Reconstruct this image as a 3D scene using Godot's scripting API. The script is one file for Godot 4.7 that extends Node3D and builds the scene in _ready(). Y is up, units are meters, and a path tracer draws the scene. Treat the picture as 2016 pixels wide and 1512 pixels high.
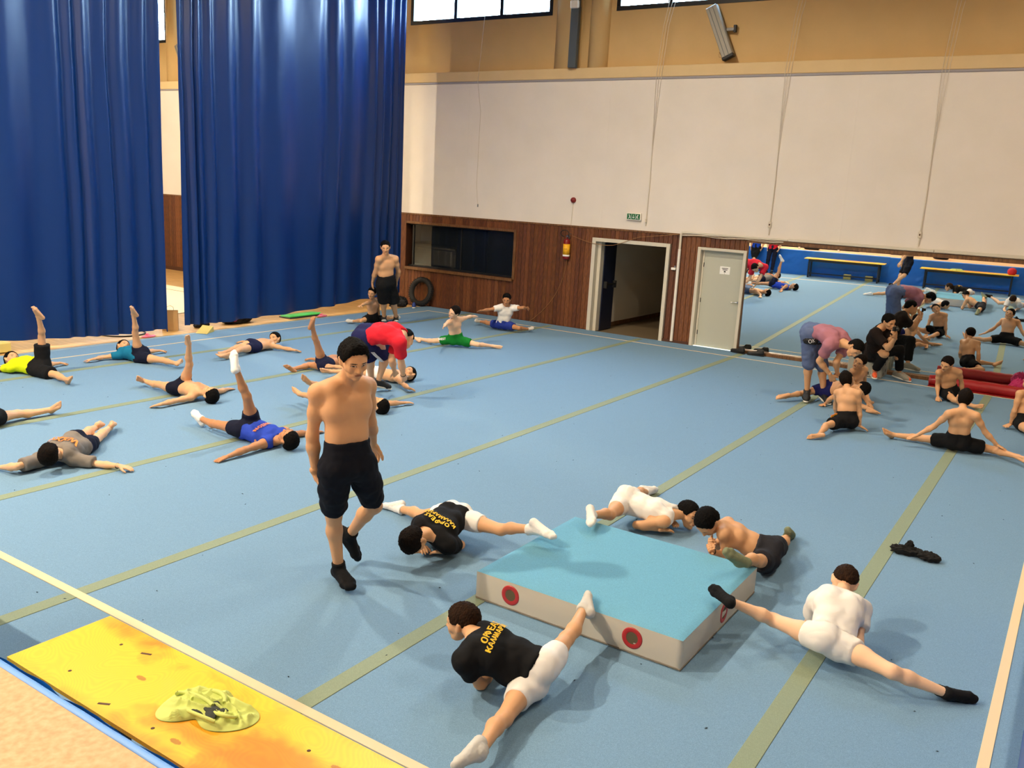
extends Node3D
# Sports hall with a blue gymnastics floor. Units: metres. The floor's far white line is z = 0, its centre x = 0.

var MT := {}          # materials by name
var names := {}
const BIG := 1000.0

func _ready() -> void:
	make_camera_and_light()
	make_materials()
	build_hall()
	build_far_wall()
	build_wall_fittings()
	build_curtains()
	build_platform()
	build_floor_things()
	build_people()

# ---------------------------------------------------------------- camera and light
func make_camera_and_light() -> void:
	var cam := Camera3D.new(); cam.name = "camera"
	cam.fov = 47.33
	cam.near = 0.05
	cam.far = 200.0
	cam.transform = Transform3D(Basis(Vector3(0.83162432, 0.05409708, -0.55269748), Vector3(-0.16301707, 0.97517909, -0.14983717), Vector3(0.53087327, 0.21470736, 0.81980139)), Vector3(6.01214, 2.62778, 14.81768))
	add_child(cam)
	cam.current = true
	var we := WorldEnvironment.new(); we.name = "world_environment"
	var e := Environment.new()
	var sm := ProceduralSkyMaterial.new()
	sm.sky_top_color = Color(0.62, 0.80, 0.95)
	sm.sky_horizon_color = Color(0.88, 0.97, 1.0)
	sm.ground_bottom_color = Color(0.35, 0.36, 0.34)
	sm.ground_horizon_color = Color(0.75, 0.80, 0.80)
	sm.sky_energy_multiplier = 5.0
	sm.ground_energy_multiplier = 3.0
	var sky := Sky.new(); sky.sky_material = sm
	e.background_mode = Environment.BG_SKY
	e.sky = sky
	e.tonemap_mode = Environment.TONE_MAPPER_LINEAR
	e.tonemap_exposure = 1.38
	e.sdfgi_enabled = true
	e.ssao_enabled = true
	e.ssil_enabled = true
	we.environment = e
	add_child(we)

func lamp_spots() -> Array:
	# high-bay lamps under the roof: x, z, energy
	return [[-0.8, 5.0, 26.0], [-2.9, 10.5, 38.0], [-2.9, 16.0, 92.0], [-2.9, 21.5, 54.0], [6.6, 5.0, 18.0], [6.6, 10.5, 10.0], [6.6, 18.0, 16.0], [-12.5, 4.5, 60.0], [-12.5, 11.0, 50.0], [-12.5, 17.5, 40.0]]

# ---------------------------------------------------------------- small helpers
func numbered(called: String) -> String:
	var k: int = names.get(called, 0)
	names[called] = k + 1
	return called if k == 0 else "%s_%03d" % [called, k]

func thing(called: String, label: String, category: String, at := Vector3.ZERO, group := "") -> Node3D:
	var o := Node3D.new(); o.name = numbered(called); add_child(o)
	o.position = at
	o.set_meta("label", label); o.set_meta("category", category)
	if group != "": o.set_meta("group", group)
	return o

func struct(called: String, label := "") -> Node3D:
	var o := Node3D.new(); o.name = called; add_child(o)
	o.set_meta("kind", "structure")
	if label != "": o.set_meta("label", label)
	return o

func part(parent: Node3D, called: String, mesh: Mesh, mat: Material, at := Vector3.ZERO, rot := Vector3.ZERO) -> MeshInstance3D:
	var m := MeshInstance3D.new(); m.name = called; m.mesh = mesh
	m.material_override = mat
	m.position = at; m.rotation = rot
	m.cast_shadow = GeometryInstance3D.SHADOW_CASTING_SETTING_ON
	parent.add_child(m, true)
	return m

func c8(r: float, g: float, b: float) -> Color:
	return Color(r / 255.0, g / 255.0, b / 255.0)

func mat(called: String, col: Color, rough := 0.8, metal := 0.0, spec := 0.5) -> StandardMaterial3D:
	var m := StandardMaterial3D.new(); m.resource_name = called
	m.albedo_color = col; m.roughness = rough; m.metallic = metal; m.metallic_specular = spec
	MT[called] = m
	return m

func noise_image(size: int, freq: float, seed_: int, lo: Color, hi: Color, oct := 4, stretch := Vector2(1, 1)) -> ImageTexture:
	var n := FastNoiseLite.new(); n.seed = seed_; n.frequency = freq; n.fractal_octaves = oct
	n.noise_type = FastNoiseLite.TYPE_SIMPLEX_SMOOTH
	var im := Image.create(size, size, false, Image.FORMAT_RGB8)
	var s := float(size)
	for y in size:
		for x in size:
			# tile by blending across the far edges
			var fx := x / s; var fy := y / s
			var a := n.get_noise_2d(x * stretch.x, y * stretch.y)
			var bx := clampf((fx - 0.85) / 0.15, 0, 1); var by := clampf((fy - 0.85) / 0.15, 0, 1)
			if bx > 0: a = lerpf(a, n.get_noise_2d((x - s) * stretch.x, y * stretch.y), bx)
			if by > 0: a = lerpf(a, n.get_noise_2d(x * stretch.x, (y - s) * stretch.y), by)
			im.set_pixel(x, y, lo.lerp(hi, clampf(a * 0.9 + 0.5, 0, 1)))
	return ImageTexture.create_from_image(im)

func speckle_image(size: int, seed_: int, base: Color, amp: float) -> ImageTexture:
	var r := RandomNumberGenerator.new(); r.seed = seed_
	var im := Image.create(size, size, false, Image.FORMAT_RGB8)
	for y in size:
		for x in size:
			var k := 1.0 + (r.randf() + r.randf() - 1.0) * amp
			im.set_pixel(x, y, Color(base.r * k, base.g * k, base.b * k))
	return ImageTexture.create_from_image(im)

func tri(m: StandardMaterial3D, tex: Texture2D, scale: float, world := true) -> StandardMaterial3D:
	m.albedo_texture = tex
	m.uv1_triplanar = true; m.uv1_world_triplanar = world
	m.uv1_scale = Vector3.ONE * scale
	return m

# box with chamfered edges, centred
func cbox(sx: float, sy: float, sz: float, bevel := 0.004) -> ArrayMesh:
	var st := SurfaceTool.new(); st.begin(Mesh.PRIMITIVE_TRIANGLES)
	add_cbox(st, Vector3.ZERO, Vector3(sx, sy, sz), bevel)
	st.generate_normals()
	return st.commit()

func add_cbox(st: SurfaceTool, at: Vector3, size: Vector3, bevel := 0.004) -> void:
	var h := size * 0.5
	var b := minf(bevel, minf(h.x, minf(h.y, h.z)) * 0.9)
	st.set_smooth_group(-1)
	var axes := [Vector3.RIGHT, Vector3.UP, Vector3.BACK]
	for a in 3:
		for sg in [-1.0, 1.0]:
			var n: Vector3 = axes[a] * sg
			var u: Vector3 = axes[(a + 1) % 3]; var v: Vector3 = axes[(a + 2) % 3]
			var hu := absf(u.dot(h)) - b; var hv := absf(v.dot(h)) - b; var hn := absf(n.dot(h))
			var c := at + n * hn
			quad(st, c - u * hu - v * hv, c + u * hu - v * hv, c + u * hu + v * hv, c - u * hu + v * hv, n)
	# edges
	for a in 3:
		var d: Vector3 = axes[a]; var u: Vector3 = axes[(a + 1) % 3]; var v: Vector3 = axes[(a + 2) % 3]
		var hd := absf(d.dot(h)) - b; var hu := absf(u.dot(h)); var hv := absf(v.dot(h))
		for su in [-1.0, 1.0]:
			for sv in [-1.0, 1.0]:
				var p1: Vector3 = at + u * su * hu + v * sv * (hv - b)
				var p2: Vector3 = at + u * su * (hu - b) + v * sv * hv
				quad(st, p1 - d * hd, p1 + d * hd, p2 + d * hd, p2 - d * hd, u * su + v * sv)
	for sx in [-1.0, 1.0]:
		for sy in [-1.0, 1.0]:
			for sz in [-1.0, 1.0]:
				var s := Vector3(sx, sy, sz)
				var i := h - Vector3.ONE * b
				tri3(st, at + Vector3(h.x, i.y, i.z) * s, at + Vector3(i.x, h.y, i.z) * s, at + Vector3(i.x, i.y, h.z) * s, s)

func quad(st: SurfaceTool, a: Vector3, b: Vector3, c: Vector3, d: Vector3, n: Vector3) -> void:
	if (b - a).cross(c - a).dot(n) > 0.0:
		var t := b; b = d; d = t
	st.add_vertex(a); st.add_vertex(b); st.add_vertex(c)
	st.add_vertex(a); st.add_vertex(c); st.add_vertex(d)

func tri3(st: SurfaceTool, a: Vector3, b: Vector3, c: Vector3, n: Vector3) -> void:
	if (b - a).cross(c - a).dot(n) > 0.0:
		var t := b; b = c; c = t
	st.add_vertex(a); st.add_vertex(b); st.add_vertex(c)

# box given by two corners
func slab(parent: Node3D, called: String, lo: Vector3, hi: Vector3, m: Material, bevel := 0.004) -> MeshInstance3D:
	var s := hi - lo
	return part(parent, called, cbox(s.x, s.y, s.z, bevel), m, (lo + hi) * 0.5)

# tube along points with radius per point
func tube_mesh(pts: PackedVector3Array, radii: PackedFloat32Array, sides := 10, closed := false) -> ArrayMesh:
	var st := SurfaceTool.new(); st.begin(Mesh.PRIMITIVE_TRIANGLES)
	add_tube(st, pts, radii, sides, closed)
	st.generate_normals()
	return st.commit()

func add_tube(st: SurfaceTool, pts: PackedVector3Array, radii: PackedFloat32Array, sides := 10, closed := false) -> void:
	var n := pts.size()
	var rings := []
	var up := Vector3.UP
	for i in n:
		var d: Vector3
		if closed: d = (pts[(i + 1) % n] - pts[(i - 1 + n) % n]).normalized()
		else: d = (pts[mini(i + 1, n - 1)] - pts[maxi(i - 1, 0)]).normalized()
		if i == 0 and absf(d.dot(up)) > 0.9: up = Vector3.RIGHT
		var x := d.cross(up)
		if x.length() < 0.05: x = d.cross(Vector3(0.3, 0.2, 0.9))
		x = x.normalized()
		var y := x.cross(d).normalized()
		up = y
		var ring := PackedVector3Array()
		var r: float = radii[i] if i < radii.size() else radii[radii.size() - 1]
		for s in sides:
			var an := TAU * s / sides
			ring.append(pts[i] + (x * cos(an) + y * sin(an)) * r)
		rings.append(ring)
	st.set_smooth_group(0)
	var last := n if closed else n - 1
	for i in last:
		var j := (i + 1) % n
		for s in sides:
			var t := (s + 1) % sides
			var c: Vector3 = (pts[i] + pts[j]) * 0.5
			quad(st, rings[i][s], rings[i][t], rings[j][t], rings[j][s], (rings[i][s] + rings[j][t]) * 0.5 - c)
	if not closed:
		st.set_smooth_group(-1)
		for e in [0, n - 1]:
			var dn: Vector3 = (pts[0] - pts[1]) if e == 0 else (pts[n - 1] - pts[n - 2])
			for s in sides:
				tri3(st, pts[e], rings[e][s], rings[e][(s + 1) % sides], dn)

func rod(a: Vector3, b: Vector3, r: float, sides := 10) -> ArrayMesh:
	return tube_mesh(PackedVector3Array([a, b]), PackedFloat32Array([r, r]), sides)

# lathe: profile of (radius, height) turned about y
func lathe(profile: Array, sides := 20, smooth := true) -> ArrayMesh:
	var st := SurfaceTool.new(); st.begin(Mesh.PRIMITIVE_TRIANGLES)
	st.set_smooth_group(0 if smooth else -1)
	for i in profile.size() - 1:
		var p: Vector2 = profile[i]; var q: Vector2 = profile[i + 1]
		for s in sides:
			var a0 := TAU * s / sides; var a1 := TAU * (s + 1) / sides
			var am := (a0 + a1) * 0.5
			var A := Vector3(cos(a0) * p.x, p.y, sin(a0) * p.x); var B := Vector3(cos(a1) * p.x, p.y, sin(a1) * p.x)
			var C := Vector3(cos(a1) * q.x, q.y, sin(a1) * q.x); var D := Vector3(cos(a0) * q.x, q.y, sin(a0) * q.x)
			var dr := q.x - p.x; var dy := q.y - p.y
			var n := Vector3(cos(am) * dy, -dr, sin(am) * dy)
			if p.x < 1e-5: tri3(st, A, C, D, n)
			elif q.x < 1e-5: tri3(st, A, B, C, n)
			else: quad(st, A, B, C, D, n)
	st.generate_normals()
	return st.commit()

func text_mesh(t: String, height: float, depth := 0.002, bold := false) -> TextMesh:
	var tm := TextMesh.new()
	var f := SystemFont.new(); f.font_names = PackedStringArray(["Droid Sans"])
	if bold: f.font_weight = 700
	tm.font = f
	tm.text = t
	tm.font_size = 32
	tm.pixel_size = height / 24.0
	tm.depth = depth
	tm.curve_step = 2.0
	return tm

# ---------------------------------------------------------------- materials
func make_materials() -> void:
	var grain := speckle_image(512, 5, Color(0.86, 0.86, 0.86), 0.22)
	var m := mat("carpet_blue", c8(134, 172, 204), 0.95, 0.0, 0.25)
	tri(m, grain, 1.6)
	m = mat("carpet_mat_blue", c8(124, 190, 222), 0.95, 0.0, 0.25); tri(m, grain, 2.0)
	m = mat("lint", c8(44, 58, 72), 0.95)
	m = mat("carpet_edge", c8(150, 178, 196), 0.9); tri(m, grain, 2.0)
	m = mat("tape_green", c8(152, 168, 140), 0.75); tri(m, grain, 2.2)
	m = mat("tape_cream", c8(222, 200, 160), 0.7)
	var woodgrain := noise_image(256, 0.02, 11, Color(0.62, 0.58, 0.55), Color(1, 1, 1), 4, Vector2(4.0, 0.35))
	for k in 6:
		var c: Color = [c8(118, 66, 30), c8(128, 74, 36), c8(106, 58, 26), c8(138, 84, 44), c8(112, 62, 32), c8(122, 72, 30)][k]
		m = mat("plank_%d" % k, c, 0.5); m.albedo_texture = woodgrain; m.uv1_triplanar = true; m.uv1_scale = Vector3(3.0, 3.0, 3.0); m.uv1_offset = Vector3(k * 0.17, k * 0.31, 0)
	m = mat("wood_trim", c8(132, 92, 54), 0.45); tri(m, woodgrain, 2.0)
	m = mat("wood_trim_dark", c8(74, 40, 20), 0.6)
	var plaster := noise_image(256, 0.012, 3, Color(0.975, 0.975, 0.97), Color(1, 1, 1), 5)
	m = mat("white_panel", c8(224, 217, 208), 0.7); tri(m, plaster, 0.35)
	m = mat("ochre_wall", c8(204, 172, 118), 0.85); tri(m, plaster, 0.5)
	m = mat("beige_ledge", c8(214, 188, 142), 0.8); tri(m, plaster, 0.6)
	m = mat("grey_line", c8(150, 146, 150), 0.6)
	m = mat("hall_wall", c8(200, 186, 162), 0.85)
	m = mat("ceiling_paint", c8(126, 122, 112), 0.9)
	m = mat("frame_white", c8(206, 200, 184), 0.5)
	m = mat("door_leaf", c8(180, 182, 168), 0.55)
	m = mat("corridor_paint", c8(216, 208, 190), 0.85)
	m = mat("corridor_floor", c8(120, 104, 80), 0.5)
	m = mat("dark_navy", c8(20, 28, 52), 0.4)
	m = mat("window_frame_dark", c8(22, 24, 26), 0.4)
	m = mat("black_plastic", c8(18, 18, 18), 0.5)
	m = mat("rubber", c8(24, 23, 22), 0.75)
	m = mat("grey_metal", c8(120, 122, 122), 0.45, 0.3)
	m = mat("lamp_housing", c8(150, 146, 136), 0.5, 0.2)
	m = mat("column_metal", c8(82, 92, 100), 0.5, 0.2)
	m = mat("white_plastic", c8(232, 228, 218), 0.45)
	m = mat("cable_grey", c8(208, 198, 180), 0.6)
	m = mat("cable_tan", c8(150, 110, 66), 0.7)
	m = mat("paper", c8(240, 240, 236), 0.8)
	m = mat("ink", c8(30, 32, 34), 0.8)
	m = mat("mirror", Color(0.93, 0.94, 0.93), 0.0, 1.0)
	m = mat("curtain_pvc", c8(6, 46, 106), 0.36, 0.0, 0.42)
	m = mat("tarp_blue", c8(20, 96, 176), 0.32)
	m = mat("mat_blue", c8(28, 66, 140), 0.35)
	m = mat("mat_navy", c8(24, 26, 66), 0.45)
	m = mat("platform_top", c8(232, 186, 146), 0.95, 0.0, 0.2); tri(m, noise_image(256, 0.06, 21, Color(0.9, 0.88, 0.86), Color(1, 1, 1), 5), 1.6)
	m = mat("piping_blue", c8(110, 164, 236), 0.5)
	m = mat("vinyl_beige", c8(200, 192, 176), 0.45)
	m = mat("vinyl_dirty", c8(120, 110, 96), 0.6)
	m = mat("vinyl_red", c8(176, 42, 44), 0.4)
	m = mat("mesh_brown", c8(92, 80, 56), 0.8)
	m = mat("beam_red", c8(150, 26, 30), 0.3)
	m = mat("foam_grey", c8(150, 150, 140), 0.8)
	m = mat("foam_yellow", c8(206, 188, 110), 0.85)
	m = mat("paper_bag", c8(196, 160, 110), 0.85)
	m = mat("black_cloth", c8(8, 8, 9), 0.95)
	m = mat("bag_black", c8(16, 16, 18), 0.7)
	m = mat("pink_plastic", c8(226, 120, 150), 0.4)
	m = mat("magenta_cloth", c8(170, 24, 90), 0.7)
	m = mat("green_sheet", c8(70, 190, 80), 0.5)
	m = mat("red_cloth", c8(190, 24, 34), 0.8)
	m = mat("extinguisher_red", c8(120, 14, 16), 0.3)
	m = mat("label_yellow", c8(236, 176, 24), 0.6)
	m = mat("sign_green", c8(20, 104, 62), 0.5)
	m = mat("brass", c8(170, 130, 60), 0.35, 0.8)
	m = mat("chrome", c8(200, 200, 196), 0.2, 1.0)
	m = mat("hall_floor_wood", c8(214, 170, 106), 0.38); tri(m, noise_image(256, 0.02, 31, Color(0.86, 0.84, 0.8), Color(1, 1, 1), 4, Vector2(0.3, 3.0)), 0.7)
	m = mat("rhythmic_carpet", c8(238, 216, 172), 0.95)
	m = mat("bench_leg", c8(22, 24, 30), 0.5)
	m = mat("shirt_lime", c8(196, 206, 112), 0.9)
	m = mat("shirt_print_dark", c8(52, 56, 48), 0.9)
	m = mat("shoe_white", c8(226, 224, 216), 0.6)
	m = mat("shoe_black", c8(22, 22, 24), 0.6)
	m = mat("shoe_orange", c8(240, 96, 44), 0.6)
	m = mat("shoe_blue", c8(46, 70, 140), 0.6)
	m = mat("shoe_grey", c8(150, 146, 134), 0.6)
	m = mat("print_yellow", c8(236, 190, 40), 0.8)
	m = mat("print_white", c8(236, 236, 236), 0.8)
	m = mat("print_orange", c8(236, 130, 50), 0.8)
	m = mat("glass_clear", Color(0.9, 0.95, 0.97, 0.12), 0.02); m.transparency = BaseMaterial3D.TRANSPARENCY_ALPHA
	m = mat("glass_dark", Color(0.10, 0.12, 0.13, 0.5), 0.02); m.transparency = BaseMaterial3D.TRANSPARENCY_ALPHA
	m = mat("screen_glow", c8(150, 190, 220), 0.3); m.emission_enabled = true; m.emission = c8(150, 190, 220); m.emission_energy_multiplier = 0.6
	m = mat("lamp_lens", c8(255, 236, 200), 0.4); m.emission_enabled = true; m.emission = Color(1.0, 0.86, 0.62); m.emission_energy_multiplier = 6.0
	# plywood, stained yellow with orange flames round the knots
	m = mat("plywood_yellow", Color.WHITE, 0.4); m.albedo_texture = plywood_image(); m.uv1_scale = Vector3(1, 1, 1)
	# skin, hair
	m = mat("skin", Color.WHITE, 0.55, 0.0, 0.4); m.vertex_color_use_as_albedo = true
	m = mat("hair_dark", c8(30, 20, 14), 0.6)
	m = mat("hair_black", c8(16, 13, 12), 0.55)
	m = mat("hair_brown", c8(62, 40, 24), 0.6)
	m = mat("hair_chestnut", c8(48, 31, 19), 0.6)
	var strands := noise_image(256, 0.03, 41, Color(0.35, 0.35, 0.35), Color(1, 1, 1), 4, Vector2(3.5, 0.6))
	for hc in ["hair_dark", "hair_black", "hair_brown", "hair_chestnut"]:
		m = MT[hc]; m.roughness = 0.8; m.metallic_specular = 0.25
		m.albedo_texture = strands; m.uv1_triplanar = true; m.uv1_scale = Vector3.ONE * 5.0

func plywood_image() -> ImageTexture:
	var n := FastNoiseLite.new(); n.seed = 9; n.frequency = 0.7; n.fractal_octaves = 3
	var n2 := FastNoiseLite.new(); n2.seed = 19; n2.frequency = 2.2
	var im := Image.create(1024, 256, false, Image.FORMAT_RGB8)
	var yel := c8(240, 196, 44); var org := c8(214, 126, 24); var pale := c8(230, 190, 100)
	var knots := [Vector2(0.22, 0.45), Vector2(0.4, 0.8), Vector2(0.62, 0.3), Vector2(0.75, 0.62), Vector2(0.9, 0.4)]
	for y in 256:
		for x in 1024:
			var p := Vector2(x / 409.6, y / 409.6)   # metres
			var w := n.get_noise_2d(p.x * 1.1 + n2.get_noise_2d(p.x, p.y) * 0.5, p.y * 3.0)
			var c := yel.lerp(org, clampf(w * 2.0 - 0.02, 0, 0.9))
			var w2 := n.get_noise_2d(p.x * 1.4 + 40.0, p.y * 2.6)
			c = c.lerp(pale, clampf(w2 * 2.5 - 1.0, 0, 0.45))
			var ring := sin((p.x * 14.0 + n.get_noise_2d(p.x * 1.5, p.y * 1.5) * 30.0) * 6.0) * 0.02
			c = Color(c.r * (1 + ring), c.g * (1 + ring), c.b)
			for k in knots:
				var q: Vector2 = Vector2(p.x, p.y) - Vector2(k.x * 2.5, k.y * 0.5)
				q.x *= 0.45
				var d := q.length()
				if d < 0.012: c = c.lerp(c8(140, 80, 20), 0.6)
			im.set_pixel(x, y, c)
	return ImageTexture.create_from_image(im)

# ---------------------------------------------------------------- the hall
const ZW := -0.57      # face of the far wall
const YC := 9.0        # ceiling

func build_hall() -> void:
	var fl := struct("floor", "blue carpeted sprung floor on a blond wood hall floor")
	slab(fl, "hall_floor", Vector3(-22, -0.25, -0.62), Vector3(12.3, -0.04, 24.3), MT.hall_floor_wood)
	slab(fl, "rhythmic_carpet", Vector3(-21.0, -0.04, 1.75), Vector3(-8.6, -0.025, 16.0), MT.rhythmic_carpet)
	slab(fl, "carpet_border_line", Vector3(-20.4, -0.0255, 2.2), Vector3(-9.2, -0.0235, 2.24), MT.cable_tan)
	# carpet rolls two metres wide, with seams between them
	var edges := [-6.37, -5.0, -3.0, -1.0, 1.0, 3.0, 5.0, 6.35]
	for i in 7:
		part(fl, "carpet_panel", carpet_mesh(edges[i] + 0.001, edges[i + 1] - 0.001, -0.565, 13.28), MT.carpet_blue)
	slab(fl, "carpet_edging", Vector3(-6.47, -0.04, -0.3), Vector3(-6.36, 0.004, 13.2), MT.carpet_edge, 0.012)
	for i in range(1, 7):
		var z0 := -0.45
		slab(fl, "seam_strip", Vector3(edges[i] - 0.055, -0.004, z0), Vector3(edges[i] + 0.055, 0.003, 13.27), MT.tape_green, 0.002)
	slab(fl, "boundary_line", Vector3(-5.86, -0.004, 0.0), Vector3(-5.83, 0.0042, 12.0), MT.tape_cream, 0.001)
	slab(fl, "boundary_line", Vector3(5.93, -0.004, 0.0), Vector3(5.985, 0.0042, 12.0), MT.tape_cream, 0.001)
	slab(fl, "boundary_line", Vector3(-5.86, -0.004, -0.012), Vector3(5.985, 0.0044, 0.016), MT.tape_cream, 0.001)
	slab(fl, "boundary_line", Vector3(-5.86, -0.004, 11.97), Vector3(5.985, 0.0044, 12.03), MT.tape_cream, 0.001)
	# specks of dark fluff trodden into the carpet
	var lr := RandomNumberGenerator.new(); lr.seed = 12
	var ls := SurfaceTool.new(); ls.begin(Mesh.PRIMITIVE_TRIANGLES); ls.set_smooth_group(-1)
	for k in 150:
		var c := Vector3(lr.randf_range(-5.5, 5.8), 0.003, lr.randf_range(0.6, 12.6))
		var a := lr.randf() * TAU
		var ux := Vector3(cos(a), 0, sin(a)) * lr.randf_range(0.004, 0.013); var uz := Vector3(-sin(a), 0, cos(a)) * lr.randf_range(0.002, 0.006)
		var tp := c + Vector3(0, 0.004, 0)
		tri3(ls, c - ux, c + uz, tp, Vector3.UP); tri3(ls, c + uz, c + ux, tp, Vector3.UP); tri3(ls, c + ux, c - uz, tp, Vector3.UP); tri3(ls, c - uz, c - ux, tp, Vector3.UP)
	ls.generate_normals()
	part(fl, "lint", ls.commit(), MT.lint).set_meta("kind", "stuff")
	var cl := struct("ceiling", "flat painted ceiling of the sports hall")
	slab(cl, "ceiling_slab", Vector3(-22.3, YC, -1.2), Vector3(12.3, YC + 0.25, 24.3), MT.ceiling_paint)
	for x in [-18.0, -8.0, 1.0, 10.0]:
		slab(cl, "roof_beam", Vector3(x - 0.15, YC - 0.5, -0.8), Vector3(x + 0.15, YC, 24.0), MT.column_metal, 0.01)
	var wr := struct("wall_right", "plain cream side wall of the hall")
	slab(wr, "wall_surface", Vector3(12.0, -0.25, -1.2), Vector3(12.3, YC, 24.3), MT.hall_wall)
	var wl := struct("wall_left", "plain cream side wall beyond the curtain")
	slab(wl, "wall_surface", Vector3(-22.3, -0.25, -1.2), Vector3(-22.0, YC, 24.3), MT.hall_wall)
	var wn := struct("wall_near", "plain cream wall behind the platform")
	slab(wn, "wall_surface", Vector3(-22.3, -0.25, 24.0), Vector3(12.3, YC, 24.3), MT.hall_wall)
	for s in lamp_spots():
		ceiling_lamp(s[0], s[1], s[2])

func carpet_mesh(x0: float, x1: float, z0: float, z1: float) -> ArrayMesh:
	var st := SurfaceTool.new(); st.begin(Mesh.PRIMITIVE_TRIANGLES)
	var nx := maxi(2, int((x1 - x0) / 0.16)); var nz := int((z1 - z0) / 0.16)
	for j in nz + 1:
		for i in nx + 1:
			var p := Vector3(lerpf(x0, x1, float(i) / nx), 0.0, lerpf(z0, z1, float(j) / nz))
			st.set_normal(Vector3.UP)
			# rounded drop at the outer rim
			if i == 0 or i == nx: p.y = -0.0012
			st.add_vertex(p)
	for j in nz:
		for i in nx:
			var a := j * (nx + 1) + i
			for v in [a, a + 1, a + nx + 2, a, a + nx + 2, a + nx + 1]: st.add_index(v)
	var base := (nx + 1) * (nz + 1)
	# skirt down to the hall floor, so that each roll is a slab with thickness
	var rim := PackedVector3Array([Vector3(x0, 0, z0), Vector3(x1, 0, z0), Vector3(x1, 0, z1), Vector3(x0, 0, z1)])
	for k in 4:
		var a := rim[k]; var b := rim[(k + 1) % 4]
		var n := (b - a).cross(Vector3.UP).normalized()
		for v in [a + Vector3(0, -0.0012, 0), b + Vector3(0, -0.0012, 0), b + Vector3(0, -0.04, 0), a + Vector3(0, -0.04, 0)]:
			st.set_normal(n); st.add_vertex(v)
		for v in [0, 1, 2, 0, 2, 3]: st.add_index(base + k * 4 + v)
	return st.commit()

func ceiling_lamp(x: float, z: float, e: float) -> void:
	var y := YC - 0.95
	var t := thing("ceiling_lamp", "round high-bay lamp hanging from the hall ceiling", "lamp", Vector3(x, y, z), "high-bay lamps")
	part(t, "housing", lathe([Vector2(0.0, 0.42), Vector2(0.09, 0.42), Vector2(0.1, 0.2), Vector2(0.26, 0.0), Vector2(0.25, 0.0), Vector2(0.09, 0.19), Vector2(0.0, 0.19)], 20), MT.lamp_housing)
	part(t, "stem", rod(Vector3(0, 0.42, 0), Vector3(0, 0.95, 0), 0.012, 6), MT.lamp_housing)
	part(t, "lens", lathe([Vector2(0.0, 0.0), Vector2(0.235, 0.0), Vector2(0.235, 0.012), Vector2(0.0, 0.012)], 20, false), MT.lamp_lens)
	var l := SpotLight3D.new(); l.name = "lamp_light"
	l.spot_angle = 78.0; l.spot_angle_attenuation = 0.35
	l.spot_range = 60.0; l.spot_attenuation = 2.0
	l.light_energy = e
	l.light_color = Color(1.0, 0.925, 0.815)
	l.light_size = 0.12
	l.shadow_enabled = true
	l.rotation = Vector3(-PI / 2, 0, 0)
	l.position = Vector3(0, -0.03, 0)
	t.add_child(l)

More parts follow.
